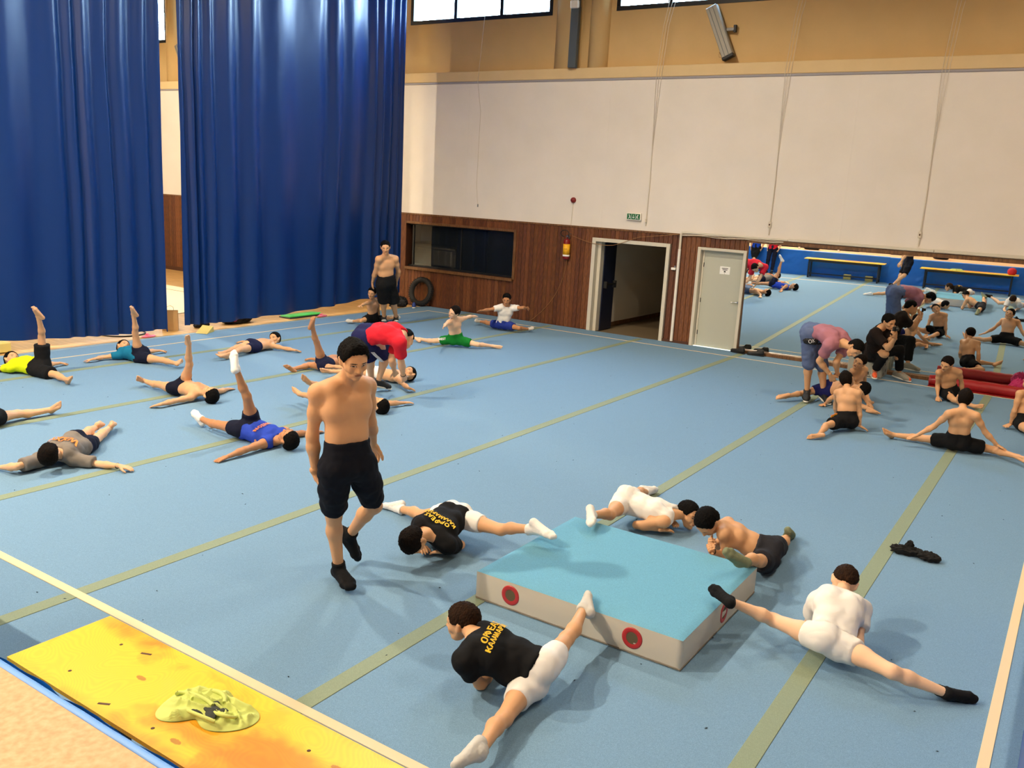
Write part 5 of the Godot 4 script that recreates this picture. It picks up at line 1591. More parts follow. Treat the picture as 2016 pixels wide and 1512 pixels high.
func foot_prims(A: Vector3, T: Vector3, up: Vector3, s: float, grow: float, toes: bool, side: float) -> Array:
	var b := A - up * 0.052 * s
	var td := (T - b).normalized()
	var U := perp(up, td)
	var Xi := td.cross(U).normalized() * -side       # towards the big toe
	var p := []
	var heel := b - td * 0.042 * s + U * 0.010 * s
	var ballm := T - td * 0.065 * s + Xi * 0.020 * s + U * 0.006 * s
	var balll := T - td * 0.082 * s - Xi * 0.022 * s + U * 0.002 * s
	p += [cap(A + up * 0.01 * s, 0.034 * s + grow, heel + U * 0.012 * s, 0.033 * s + grow)]
	p += [cap(A, 0.034 * s + grow, ballm + U * 0.010 * s, 0.021 * s + grow), cap(A, 0.032 * s + grow, balll + U * 0.006 * s, 0.019 * s + grow)]
	p += [cap(heel, 0.030 * s + grow, ballm, 0.021 * s + grow), cap(heel, 0.030 * s + grow, balll, 0.020 * s + grow), cap(ballm, 0.021 * s + grow, balll, 0.020 * s + grow)]
	if toes:
		for i in 5:
			var st := ballm.lerp(balll, i / 4.0)
			var en: Vector3 = st + td * ([0.060, 0.058, 0.056, 0.054, 0.048][i]) * s + Xi * (0.003 * (2 - i)) * s
			var r := (0.0135 if i == 0 else 0.0095 - 0.0004 * i) * s
			p += [cap(st, r * 1.25, en, r)]
	else:
		p += [cap(ballm, 0.021 * s + grow, T - td * 0.024 * s + Xi * 0.012 * s, 0.018 * s + grow), cap(balll, 0.02 * s + grow, T - td * 0.036 * s - Xi * 0.015 * s, 0.016 * s + grow), cap(T - td * 0.024 * s + Xi * 0.012 * s, 0.018 * s + grow, T - td * 0.036 * s - Xi * 0.015 * s, 0.016 * s + grow)]
	return p

func foot(t: Node3D, acc: Dictionary, d: Dictionary, A: Vector3, T: Vector3, K: Vector3, up: Vector3, side: float, s: float, cell: float, skin: Color, off: Vector3, floor_y: float) -> void:
	var cuts := [[Vector3.DOWN, -floor_y]]
	if d.has("shoes"):
		var c: Dictionary = d.shoes
		var b := A - up * 0.052 * s
		var td := (T - b).normalized(); var U := perp(up, td)
		var p := foot_prims(A, T, up, s, 0.008, false, side)
		var ac := new_acc()
		sdf_mesh(p, cell, 0.02 * s, cuts + [[(K - A).normalized(), (K - A).normalized().dot(A + (K - A).normalized() * 0.02)]], ac, Color.WHITE, off)
		var sh := part(t, "shoe", acc_mesh(ac), c.upper)
		ac = new_acc()
		var so := b - U * 0.022 * s
		sdf_mesh([cap(so - td * 0.05 * s, 0.042 * s, so + td * 0.08 * s, 0.044 * s), cap(so + td * 0.08 * s, 0.044 * s, T - td * 0.02 * s - U * 0.014 * s, 0.04 * s)], cell, 0.02, cuts + [[U, U.dot(so) + 0.008 * s], [-U, -U.dot(so) + 0.018 * s]], ac, Color.WHITE, off)
		part(sh, "sole", acc_mesh(ac), c.sole)
		if c.has("toe"):
			ac = new_acc()
			sdf_mesh([cap(T - td * 0.105 * s + U * 0.012 * s, 0.038 * s, T - td * 0.02 * s, 0.031 * s)], cell, 0.02, cuts + [[-U, -U.dot(so) - 0.006 * s]], ac, Color.WHITE, off)
			part(sh, "toe_cap", acc_mesh(ac), c.toe)
			for k in 3:
				var m0 := A.lerp(T, 0.34 + 0.14 * k) + U * (0.028 - 0.010 * k) * s
				var Xs := td.cross(U)
				part(sh, "lace", tube_mesh(PackedVector3Array([m0 - Xs * 0.03 * s - U * 0.006 - off, m0 + U * 0.008 * s - off, m0 + Xs * 0.03 * s - U * 0.006 - off]), PackedFloat32Array([0.004, 0.004]), 5), c.toe)
		if c.has("band"):
			for k in 2:
				var m0 := A.lerp(T, 0.36 + 0.16 * k) + U * (0.018 - 0.008 * k) * s
				var Xs := td.cross(U)
				part(sh, "stripe", tube_mesh(PackedVector3Array([m0 - Xs * 0.034 * s - U * 0.012 - off, m0 + U * 0.012 * s - off, m0 + Xs * 0.034 * s - U * 0.012 - off]), PackedFloat32Array([0.005, 0.005]), 5), c.band)
	else:
		var bare: bool = not d.has("socks")
		var p := foot_prims(A, T, up, s, 0.0, bare, side)
		p += [cap(K.lerp(A, 0.8), 0.036 * s, A, 0.034 * s)]
		if bare: sdf_mesh(p, cell, 0.012 * s, cuts, acc, skin, off)
		else:
			var c: Dictionary = d.socks
			var gr := 0.004
			p = foot_prims(A, T, up, s, gr, false, side)
			p += [cap(A, 0.036 * s + gr, A.lerp(K, c.get("cuff", 0.18)), (0.037 + 0.04 * c.get("cuff", 0.18)) * s + gr, true)]
			var ac := new_acc()
			sdf_mesh(p, cell, 0.016 * s, cuts, ac, Color.WHITE, off, 0.0015, 30.0)
			part(t, "sock", acc_mesh(ac), cloth_mat(c.c))

func add_extra(t: Node3D, q: Dictionary, J: Array, s: float, g: float, off: Vector3) -> void:
	match q.kind:
		"wristband":
			var W: Vector3 = J[q.w]; var E: Vector3 = J[q.e]
			var c := W.lerp(E, 0.12); var ax := (E - W).normalized()
			var x := perp(Vector3(0.3, 1, 0.2), ax); var y := ax.cross(x)
			var pts := PackedVector3Array()
			for i in 16: pts.append(c + (x * cos(TAU * i / 16.0) + y * sin(TAU * i / 16.0)) * 0.031 * g - off)
			part(t, "wristband", tube_mesh(pts, PackedFloat32Array([0.0045]), 6, true), MT[q.m])
		"waist_bag":
			var pe: Vector3 = J[PE]
			var u: Vector3 = (J[NE] - pe).normalized(); var r := perp(J[HIR] - J[HIL], u); var f := u.cross(r)
			var c := pe + u * 0.10
			var pts := PackedVector3Array()
			for i in 24: pts.append(c + (r * cos(TAU * i / 24.0) * 0.165 + f * sin(TAU * i / 24.0) * 0.115) * g - off)
			part(t, "belt", tube_mesh(pts, PackedFloat32Array([0.017]), 8, true), MT.bag_black)
			var pouch := part(t, "pouch", blob_mesh(Vector3(0.1, 0.06, 0.05), 9, 0.012), MT.bag_black, c + r * 0.12 + f * 0.09 - off - Vector3(0, 0.05, 0))
			part(pouch, "lettering", text_mesh("OK", 0.05), MT.print_white, Vector3(0.03, 0.05, 0.06), Vector3(0, 0.5, 0.3))
		"leg_text":
			var Hp: Vector3 = J[q.a]; var K: Vector3 = J[q.b]
			var ax := (K - Hp).normalized()
			var n := perp(q.n, ax)
			var c: Vector3 = Hp.lerp(K, q.at) + n * q.r - off
			var x: Vector3 = ax * q.get("flip", 1.0)
			var o := part(t, "lettering", text_mesh(q.text, q.h, 0.002, true), MT[q.m], c)
			o.basis = Basis(x, n.cross(x), n)
		"camera":
			var c: Vector3 = q.at - off
			var b := part(t, "camera", cbox(0.11, 0.065, 0.035, 0.008), MT.black_plastic, c, q.rot)
			part(b, "camera_screen", cbox(0.07, 0.046, 0.004, 0.001), MT.screen_glow, Vector3(-0.008, 0, 0.019))
			part(b, "lens_barrel", rod(Vector3(0.01, 0, -0.018), Vector3(0.01, 0, -0.06), 0.024, 14), MT.black_plastic)

# ---------------------------------------------------------------- the people: 20 joints each, in metres
func sk(r: float, g: float, b: float) -> Color:
	return c8(r, g, b).srgb_to_linear()

func build_people() -> void:
	build_head_templates()
	var list := people_list()
	for d in list: person(d)
	photo_camera()

func people_list() -> Array:
	return [
		{"label": "bare-chested young man in dark shorts and black socks walking past the blue mat", "H": 1.75, "skin": sk(213,162,119), "hair": "hair_black", "style": 1, "near": true, "girth": 0.93, "shorts": {"c":c8(18,20,30),"len":0.86,"loose":0.014,"wrinkle":0.007,"flare":0.7}, "socks": {"c":c8(20,20,22),"cuff":0.14}, "curl": 0.28,
			"j": [2.411,1.594,11.018,2.501,1.556,11.058,2.296,1.441,10.956,2.322,0.902,10.964,2.305,1.373,10.777,2.249,1.102,10.677,2.153,0.905,10.538,2.097,0.766,10.448,2.202,1.365,11.103,2.144,1.077,11.09,2.136,0.821,11.053,2.156,0.667,10.973,2.353,0.891,10.874,2.279,0.532,10.656,2.007,0.229,10.605,2.032,0.031,10.517,2.298,0.888,11.054,2.158,0.507,10.91,2.143,0.099,10.841,2.341,0.053,10.921]},
		{"label": "boy in black lettered t-shirt face down, one white-socked foot on blue mat", "H": 1.42, "skin": sk(213,162,119), "hair": "hair_dark", "style": 0, "near": true, "shirt": {"c":c8(20,20,22),"sleeve":0.62,"loose":0.016,"prints":[{"text":"ΟΡΦΕΑΣ","h":0.04,"v":0.85,"front":false,"m":"print_yellow","arc":0.9},{"text":"ΚΑΛΑΜΑΡΙΑΣ","h":0.032,"v":0.735,"front":false,"m":"print_yellow","arc":0.5}],"hem":0.02}, "shorts": {"c":c8(232,228,222),"len":0.5,"loose":0.008,"wrinkle":0.003}, "socks": {"c":c8(232,228,222),"cuff":0.26},
			"j": [2.353,0.206,10.324,2.368,0.1,10.31,2.346,0.194,10.148,2.274,0.196,9.73,2.484,0.127,10.099,2.439,0.048,9.879,2.423,0.061,10.088,2.292,0.011,10.064,2.211,0.209,10.077,2.073,0.082,9.929,2.216,0.056,10.08,2.33,0.046,10.165,2.35,0.183,9.723,2.695,0.192,9.734,3.014,0.285,9.753,3.186,0.276,9.794,2.199,0.19,9.71,1.883,0.074,9.662,1.569,0.029,9.585,1.397,0.006,9.602]},
		{"label": "boy in white sleeveless top and white shorts lying head to head with another boy", "H": 1.38, "skin": sk(213,162,119), "hair": "hair_black", "style": 0, "near": true, "head_up": Vector3(0.25,1,-0.15), "shirt": {"c":c8(232,228,222),"sleeve":0.0,"loose":0.01,"hem":-0.05,"name":"tank_top"}, "shorts": {"c":c8(232,228,222),"len":0.42,"loose":0.008,"wrinkle":0.003}, "socks": {"c":c8(232,228,222),"cuff":0.1},
			"j": [3.572,0.124,8.303,3.67,0.104,8.333,3.496,0.135,8.457,3.107,0.195,8.524,3.465,0.135,8.312,3.265,0.056,8.225,3.436,0.049,8.336,3.549,0.049,8.416,3.501,0.13,8.605,3.286,0.062,8.653,3.482,0.054,8.586,3.54,0.028,8.464,3.117,0.209,8.451,3.044,0.13,8.13,2.987,0.048,7.822,3.024,0.032,7.655,3.105,0.176,8.596,3.175,0.198,8.925,3.174,0.285,9.237,3.258,0.266,9.387]},
		{"label": "bare-backed boy in charcoal shorts and olive socks lying with chin on fists", "H": 1.38, "skin": sk(213,162,119), "hair": "hair_black", "style": 0, "near": true, "shorts": {"c":c8(38,38,44),"len":0.62,"loose":0.016}, "socks": {"c":c8(122,128,100),"cuff":0.12}, "curl": 0.9, "extra": [{"kind":"wristband","w":WRL,"e":ELL,"m":"black_plastic"}],
			"j": [3.965,0.351,8.919,3.951,0.257,8.968,4.017,0.281,8.77,4.351,0.116,8.667,4.083,0.277,8.904,4.11,0.066,8.806,4.028,0.152,8.97,4.022,0.231,9.083,4.018,0.262,8.621,3.949,0.042,8.595,3.958,0.13,8.778,3.966,0.19,8.902,4.354,0.086,8.736,4.396,0.209,9.047,4.359,0.293,9.357,4.28,0.394,9.473,4.371,0.144,8.601,4.338,0.069,8.277,4.306,0.025,7.961,4.339,0.132,8.092]},
		{"label": "boy in white t-shirt and black socks seen from behind in a wide split", "H": 1.36, "skin": sk(234,190,154), "hair": "hair_brown", "style": 2, "near": true, "shirt": {"c":c8(232,228,222),"sleeve":0.6,"loose":0.018,"hem":0.12}, "shorts": {"c":c8(232,228,222),"len":0.3,"loose":0.012,"wrinkle":0.004}, "socks": {"c":c8(20,20,22),"cuff":0.06},
			"j": [5.016,0.313,9.261,4.993,0.218,9.225,5.041,0.29,9.428,5.087,0.144,9.784,4.917,0.228,9.486,4.865,0.027,9.396,4.873,0.031,9.195,4.892,0.028,9.061,5.154,0.214,9.368,5.195,0.08,9.546,5.121,0.054,9.361,5.073,0.037,9.235,5.031,0.165,9.829,4.721,0.137,9.716,4.495,0.262,9.904,4.342,0.286,9.834,5.148,0.122,9.749,5.445,0.136,9.896,5.724,0.049,9.772,5.867,0.018,9.687]},
		{"label": "boy in black lettered t-shirt seen from behind with grey socks, lying in a split", "H": 1.42, "skin": sk(213,162,119), "hair": "hair_brown", "style": 0, "near": true, "head_up": Vector3(-0.2,1,0), "shirt": {"c":c8(20,20,22),"sleeve":0.5,"loose":0.016,"prints":[{"text":"ΟΡΦΕΑΣ","h":0.04,"v":0.85,"front":false,"m":"print_yellow","arc":0.9},{"text":"ΚΑΛΑΜΑΡΙΑΣ","h":0.032,"v":0.735,"front":false,"m":"print_yellow","arc":0.5}],"hem":0.08}, "shorts": {"c":c8(232,228,222),"len":0.5,"loose":0.008,"wrinkle":0.003}, "socks": {"c":c8(196,192,184),"cuff":0.12},
			"j": [3.42,0.273,11.171,3.318,0.255,11.187,3.565,0.269,11.274,3.907,0.139,11.174,3.61,0.219,11.418,3.631,0.026,11.287,3.592,0.03,11.081,3.491,0.028,10.981,3.589,0.227,11.123,3.599,0.065,10.948,3.414,0.037,10.853,3.462,0.03,10.986,3.864,0.077,11.194,3.944,0.075,11.528,4.02,0.094,11.848,3.999,0.108,12.022,3.95,0.194,11.14,3.873,0.176,10.802,3.802,0.214,10.479,3.733,0.234,10.316]},
		{"label": "boy in grey t-shirt lying face down with both arms stretched out", "H": 1.42, "skin": sk(222,174,134), "hair": "hair_dark", "style": 0, "near": true, "shirt": {"c":c8(126,118,110),"sleeve":0.75,"loose":0.018,"prints":[{"text":"WXXW","h":0.07,"v":0.74,"front":false,"m":"print_orange"},{"text":"XMX","h":0.06,"v":0.62,"front":false,"m":"print_orange"}],"hem":0.06}, "shorts": {"c":c8(20,24,44),"len":0.45,"loose":0.009,"rise":0.16}, "extra": [{"kind":"wristband","w":WRL,"e":ELL,"m":"black_plastic"}],
			"j": [-1.304,0.178,10.871,-1.336,0.08,10.845,-1.419,0.128,10.746,-1.632,0.104,10.412,-1.329,0.062,10.634,-1.125,0.029,10.514,-0.924,0.049,10.457,-0.803,0.028,10.386,-1.507,0.065,10.863,-1.442,0.077,11.092,-1.644,0.035,11.128,-1.774,0.008,11.178,-1.607,0.071,10.347,-1.843,0.05,10.093,-2.051,0.062,9.833,-2.177,0.067,9.708,-1.632,0.138,10.482,-1.86,0.107,10.219,-2.074,0.087,9.963,-2.188,0.079,9.827]},
		{"label": "boy in bright yellow t-shirt on his back with one leg raised", "H": 1.38, "skin": sk(213,162,119), "hair": "hair_black", "style": 0, "shirt": {"c":c8(208,222,20),"sleeve":0.6,"loose":0.016}, "shorts": {"c":c8(20,20,22),"len":0.72,"loose":0.022,"flare":1.0},
			"j": [-5.546,0.126,9.004,-5.466,0.192,8.991,-5.375,0.119,9.022,-4.991,0.107,8.939,-5.396,0.1,8.875,-5.291,0.058,8.671,-5.337,0.044,8.473,-5.378,0.016,8.344,-5.293,0.081,9.143,-5.517,0.028,9.172,-5.403,0.039,9.341,-5.538,0.025,9.363,-5.014,0.155,8.887,-4.994,0.493,8.889,-4.878,0.782,8.977,-4.833,0.922,9.068,-4.943,0.066,8.98,-4.608,0.068,8.941,-4.288,0.063,8.995,-4.13,0.123,9.024]},
		{"label": "boy in teal t-shirt on his back with one leg raised", "H": 1.34, "skin": sk(213,162,119), "hair": "hair_dark", "style": 0, "shirt": {"c":c8(22,110,146),"sleeve":0.5,"loose":0.012}, "shorts": {"c":c8(20,24,44),"len":0.35,"loose":0.012},
			"j": [-5.445,0.13,7.482,-5.362,0.193,7.47,-5.293,0.107,7.549,-4.917,0.097,7.546,-5.332,0.068,7.413,-5.246,0.065,7.204,-5.265,0.047,7.008,-5.285,0.028,6.876,-5.223,0.073,7.673,-5.346,0.042,7.861,-5.281,0.051,8.048,-5.38,0.024,8.135,-4.986,0.12,7.544,-4.91,0.427,7.633,-4.804,0.711,7.718,-4.737,0.84,7.801,-4.852,0.074,7.568,-4.537,0.076,7.474,-4.223,0.079,7.486,-4.286,0.101,7.332]},
		{"label": "bare-chested boy in navy trunks on his back, leg raised, arms on the seam strip", "H": 1.36, "skin": sk(213,162,119), "hair": "hair_black", "style": 0, "near": true, "shorts": {"c":c8(16,18,36),"len":0.22,"loose":0.006,"wrinkle":0.002},
			"j": [-2.391,0.096,8.349,-2.412,0.199,8.353,-2.56,0.112,8.35,-2.948,0.117,8.363,-2.573,0.057,8.486,-2.578,0.049,8.715,-2.565,0.045,8.916,-2.686,0.008,8.965,-2.568,0.086,8.205,-2.652,0.041,7.998,-2.731,0.026,7.814,-2.761,0.008,7.682,-2.952,0.095,8.434,-3.285,0.084,8.413,-3.605,0.077,8.405,-3.536,0.148,8.543,-2.929,0.149,8.299,-2.737,0.413,8.368,-2.613,0.693,8.461,-2.527,0.816,8.539]},
		{"label": "boy lying at the curtain side of the floor, bare leg stretched out on the carpet", "H": 1.45, "skin": sk(222,174,134), "hair": "hair_dark", "style": 0, "shorts": {"c":c8(20,20,22),"len":0.45,"loose":0.014},
			"j": [-3.315,0.125,10.899,-3.313,0.23,10.9,-3.413,0.113,10.747,-3.063,0.11,10.526,-3.52,0.073,10.638,-3.674,0.052,10.449,-3.814,0.042,10.288,-3.913,0.022,10.183,-3.283,0.067,10.823,-3.11,0.049,10.995,-2.965,0.039,11.152,-2.857,0.02,11.247,-3.139,0.125,10.511,-2.994,0.444,10.573,-2.87,0.749,10.662,-2.768,0.879,10.738,-2.988,0.107,10.548,-3.098,0.078,10.213,-3.08,0.062,9.874,-2.931,0.155,9.829]},
		{"label": "bare-chested boy in navy trunks lying flat on his back near the curtain hem", "H": 1.36, "skin": sk(213,162,119), "hair": "hair_black", "style": 0, "shorts": {"c":c8(20,24,56),"len":0.25,"loose":0.006,"wrinkle":0.002},
			"j": [-4.63,0.13,5.374,-4.61,0.16,5.473,-4.577,0.101,5.533,-4.519,0.101,5.917,-4.448,0.077,5.601,-4.256,0.041,5.481,-4.055,0.043,5.47,-4.08,0.01,5.34,-4.723,0.081,5.523,-4.945,0.058,5.575,-5.144,0.043,5.599,-5.278,0.018,5.597,-4.488,0.08,5.981,-4.369,0.106,6.291,-4.29,0.074,6.599,-4.286,0.096,6.767,-4.57,0.119,5.867,-4.546,0.104,6.198,-4.446,0.077,6.501,-4.392,0.101,6.66]},
		{"label": "boy in royal blue basketball vest on his back with a white-socked leg raised", "H": 1.45, "skin": sk(188,134,94), "hair": "hair_black", "style": 0, "near": true, "shirt": {"c":c8(44,70,176),"sleeve":0.0,"loose":0.016,"hem":-0.03,"name":"basketball_vest","prints":[{"text":"UNION","h":0.05,"v":0.55,"front":true,"m":"print_orange"}]}, "shorts": {"c":c8(20,24,44),"len":0.42,"loose":0.012}, "socks": {"c":c8(232,228,222),"cuff":0.12},
			"j": [-0.35,0.104,9.007,-0.389,0.203,9.009,-0.525,0.057,9.014,-0.93,0.131,9.031,-0.527,0.063,9.17,-0.509,0.057,9.413,-0.508,0.033,9.627,-0.52,0.015,9.77,-0.547,0.121,8.872,-0.622,0.035,8.657,-0.555,0.031,8.454,-0.567,0.02,8.31,-0.931,0.119,9.11,-1.284,0.1,9.114,-1.622,0.091,9.071,-1.792,0.144,9.042,-0.937,0.167,8.961,-0.844,0.479,9.102,-0.832,0.79,9.24,-0.915,0.947,9.202]},
		{"label": "bare-chested boy in navy trunks on his back, leg raised, partly behind the walking man", "H": 1.38, "skin": sk(188,134,94), "hair": "hair_dark", "style": 0, "shorts": {"c":c8(20,24,52),"len":0.25,"loose":0.007,"wrinkle":0.002},
			"j": [-2.851,0.132,5.553,-2.85,0.237,5.552,-2.844,0.119,5.725,-2.79,0.119,6.116,-2.707,0.084,5.779,-2.728,0.05,5.55,-2.526,0.04,5.579,-2.517,0.02,5.442,-2.99,0.087,5.737,-3.219,0.053,5.755,-3.423,0.042,5.762,-3.558,0.02,5.744,-2.734,0.099,6.163,-3.067,0.053,6.14,-3.047,0.041,6.465,-3.043,0.125,6.616,-2.857,0.144,6.095,-2.795,0.434,6.256,-2.709,0.698,6.424,-2.626,0.842,6.473]},
		{"label": "coach in red t-shirt and navy shorts bending over a boy on the floor", "H": 1.75, "skin": sk(222,174,134), "hair": "hair_black", "style": 0, "bow": 0.05, "shirt": {"c":c8(206,34,50),"sleeve":0.7,"loose":0.018,"hem":-0.02}, "shorts": {"c":c8(28,30,74),"len":0.85,"loose":0.03,"flare":1.0,"stripe":[[1,0,"print_white",0.0,0.0,0.0],[1,0,"print_white",0.0,0.0,0.018],[1,0,"print_white",0.0,0.0,-0.018]]}, "shoes": {"upper":MT.shoe_black,"sole":MT.shoe_white}, "flat_feet": true, "extra": [{"kind":"wristband","w":WRR,"e":ELR,"m":"black_plastic"}], "curl": 0.4,
			"j": [-0.873,0.792,6.623,-0.867,0.7,6.573,-0.818,0.855,6.806,-1.296,0.774,6.896,-0.956,0.798,6.686,-1.016,0.509,6.718,-1.113,0.332,6.554,-1.155,0.213,6.432,-0.704,0.796,6.945,-0.774,0.535,6.828,-0.847,0.326,6.692,-0.897,0.198,6.583,-1.389,0.76,6.885,-1.459,0.436,6.614,-1.624,0.118,6.412,-1.723,0.013,6.248,-1.201,0.762,6.901,-1.244,0.523,6.545,-1.424,0.152,6.501,-1.369,0.046,6.318]},
		{"label": "bare-chested boy on his back whose arm the coach in red holds down", "H": 1.36, "skin": sk(213,162,119), "hair": "hair_black", "style": 0, "shorts": {"c":c8(232,228,222),"len":0.4,"loose":0.01},
			"j": [-1.556,0.103,5.731,-1.559,0.191,5.788,-1.536,0.1,5.899,-1.918,0.09,5.976,-1.499,0.098,6.042,-1.295,0.053,6.134,-1.125,0.059,6.241,-1.146,0.018,6.113,-1.628,0.093,5.785,-1.827,0.058,5.679,-2.006,0.046,5.588,-2.135,0.022,5.549,-1.879,0.089,6.038,-2.177,0.117,6.185,-2.453,0.09,6.345,-2.472,0.126,6.511,-1.976,0.096,5.93,-2.303,0.119,5.991,-2.608,0.091,6.083,-2.64,0.123,6.247]},
		{"label": "bare-chested boy on his back behind the walking man, both legs lifted", "H": 1.36, "skin": sk(213,162,119), "hair": "hair_black", "style": 0, "shorts": {"c":c8(84,104,138),"len":0.5,"loose":0.014},
			"j": [-0.676,0.09,7.296,-0.709,0.191,7.304,-0.845,0.087,7.311,-1.229,0.102,7.393,-0.85,0.089,7.459,-0.871,0.049,7.683,-0.884,0.039,7.883,-0.899,0.02,8.017,-0.908,0.099,7.178,-0.764,0.055,7.006,-0.714,0.039,6.811,-0.666,0.032,6.684,-1.228,0.099,7.467,-1.246,0.181,7.789,-1.56,0.154,7.733,-1.723,0.185,7.698,-1.258,0.103,7.324,-1.387,0.258,7.589,-1.274,0.366,7.867,-1.239,0.462,8.003]},
		{"label": "boy in green shorts sitting in a wide split with arms held out", "H": 1.32, "skin": sk(234,190,154), "hair": "hair_dark", "style": 0, "shorts": {"c":c8(18,120,44),"len":0.62,"loose":0.014}, "curl": 0.1, "extra": [{"kind":"leg_text","a":HIL,"b":KNL,"n":Vector3(0.5,0.4,0.8),"at":0.42,"r":0.085,"text":"WEST","h":0.04,"m":"print_white","flip":-1.0}],
			"j": [-2.672,0.625,3.276,-2.697,0.608,3.377,-2.741,0.5,3.193,-2.761,0.136,3.096,-2.742,0.446,3.327,-2.653,0.437,3.53,-2.542,0.453,3.69,-2.47,0.468,3.8,-2.677,0.484,3.064,-2.699,0.5,2.844,-2.726,0.494,2.651,-2.73,0.487,2.519,-2.811,0.128,3.148,-3.119,0.073,3.226,-3.429,0.063,3.242,-3.593,0.077,3.226,-2.708,0.118,3.052,-2.399,0.08,2.96,-2.263,0.04,2.684,-2.104,0.033,2.641]},
		{"label": "boy in white t-shirt and blue shorts in a split against the plank wall", "H": 1.34, "skin": sk(188,134,94), "hair": "hair_black", "style": 0, "shirt": {"c":c8(232,228,222),"sleeve":0.5,"loose":0.016,"hem":0.0}, "shorts": {"c":c8(36,54,140),"len":0.6,"loose":0.016}, "socks": {"c":c8(200,196,188),"cuff":0.06}, "curl": 0.1,
			"j": [-3.113,0.631,1.074,-3.067,0.596,1.162,-3.159,0.491,0.994,-3.255,0.124,0.947,-3.033,0.463,0.924,-2.814,0.496,0.964,-2.845,0.473,0.769,-2.862,0.459,0.637,-3.251,0.454,1.102,-3.383,0.416,1.282,-3.403,0.411,1.479,-3.415,0.412,1.613,-3.188,0.118,0.917,-2.867,0.103,0.982,-2.831,0.058,0.672,-2.686,0.107,0.741,-3.323,0.112,0.968,-3.643,0.091,0.893,-3.929,0.075,0.762,-3.93,0.111,0.926]},
		{"label": "bare-chested man in black knee-length shorts standing before the blue curtain", "H": 1.76, "skin": sk(213,162,119), "hair": "hair_black", "style": 0, "girth": 1.0, "shorts": {"c":c8(20,20,22),"len":0.95,"loose":0.03,"flare":1.0,"stripe":[[0,0,"print_white",0.0,0.0,0.0]]}, "shoes": {"upper":MT.shoe_black,"sole":MT.shoe_white,"band":MT.shoe_white}, "flat_feet": true,
			"j": [-4.692,1.516,2.737,-4.621,1.485,2.809,-4.758,1.346,2.65,-4.81,0.846,2.567,-4.673,1.3,2.483,-4.722,1.055,2.327,-4.842,0.838,2.246,-4.937,0.705,2.181,-4.76,1.297,2.836,-4.899,1.046,2.767,-5.037,0.842,2.682,-5.129,0.715,2.603,-4.803,0.827,2.474,-4.871,0.457,2.259,-5.008,0.14,2.029,-5.143,0.036,1.891,-4.816,0.838,2.662,-4.938,0.476,2.457,-5.115,0.158,2.255,-5.249,0.059,2.112]},
		{"label": "small bare-chested boy in black shorts sitting in a split beside the standing man", "H": 1.28, "skin": sk(213,162,119), "hair": "hair_black", "style": 0, "shorts": {"c":c8(20,20,22),"len":0.6,"loose":0.014}, "socks": {"c":c8(210,206,198),"cuff":0.05}, "curl": 0.1,
			"j": [-5.223,0.616,2.479,-5.191,0.594,2.576,-5.269,0.472,2.426,-5.327,0.117,2.346,-5.256,0.433,2.293,-5.308,0.243,2.206,-5.345,0.069,2.14,-5.261,0.022,2.224,-5.238,0.439,2.558,-5.162,0.433,2.759,-5.085,0.424,2.932,-5.039,0.421,3.051,-5.334,0.089,2.282,-5.323,0.069,1.97,-5.344,0.057,1.67,-5.343,0.052,1.51,-5.319,0.119,2.415,-5.271,0.102,2.725,-5.556,0.048,2.644,-5.576,0.072,2.801]},
		{"label": "coach in dusty pink t-shirt and long denim shorts bending over a boy in a split", "H": 1.74, "skin": sk(213,162,119), "hair": "hair_black", "style": 0, "bow": 0.06, "shirt": {"c":c8(168,112,124),"sleeve":0.62,"loose":0.018,"hem":0.06}, "shorts": {"c":c8(92,106,140),"len":1.05,"loose":0.026,"wrinkle":0.009}, "shoes": {"upper":MT.shoe_black,"sole":MT.shoe_white,"band":MT.shoe_white}, "flat_feet": true, "curl": 0.3, "extra": [{"kind":"waist_bag"}],
			"j": [3.607,0.893,3.024,3.646,0.807,3.069,3.423,0.926,2.951,2.987,0.961,2.681,3.445,0.893,2.765,3.385,0.662,2.933,3.373,0.489,2.743,3.381,0.373,2.613,3.304,0.887,3.096,3.18,0.649,2.98,3.323,0.462,2.876,3.372,0.326,2.78,3,0.935,2.591,3.122,0.521,2.56,3.176,0.123,2.47,3.303,0.038,2.625,2.956,0.959,2.771,2.976,0.538,2.683,2.969,0.141,2.57,3.02,0.048,2.759]},
		{"label": "boy in royal navy shorts in a split, pressed forward by the coach in pink", "H": 1.34, "skin": sk(213,162,119), "hair": "hair_black", "style": 0, "shorts": {"c":c8(26,28,84),"len":0.5,"loose":0.012},
			"j": [3.696,0.309,2.642,3.669,0.234,2.711,3.543,0.305,2.573,3.204,0.18,2.425,3.481,0.338,2.444,3.631,0.198,2.35,3.757,0.091,2.46,3.861,0.037,2.524,3.507,0.272,2.712,3.362,0.15,2.835,3.264,0.027,2.714,3.204,0.009,2.833,3.149,0.181,2.377,2.91,0.093,2.582,2.762,0.068,2.858,2.667,0.059,2.995,3.254,0.15,2.468,3.577,0.087,2.502,3.848,0.045,2.656,3.977,0.046,2.764]},
		{"label": "bare-chested boy sitting upright before the foam block, watching", "H": 1.3, "skin": sk(213,162,119), "hair": "hair_dark", "style": 0, "shorts": {"c":c8(20,20,22),"len":0.5,"loose":0.012},
			"j": [3.505,0.563,2.059,3.485,0.554,2.162,3.468,0.461,1.938,3.458,0.117,1.796,3.542,0.43,1.822,3.526,0.268,1.676,3.512,0.101,1.581,3.499,0.031,1.473,3.432,0.425,2.07,3.399,0.269,1.92,3.403,0.107,1.816,3.391,0.031,1.711,3.458,0.09,1.731,3.628,0.121,1.998,3.749,0.063,2.273,3.754,0.04,2.112,3.451,0.122,1.866,3.416,0.12,2.183,3.387,0.061,2.481,3.362,0.04,2.64]},
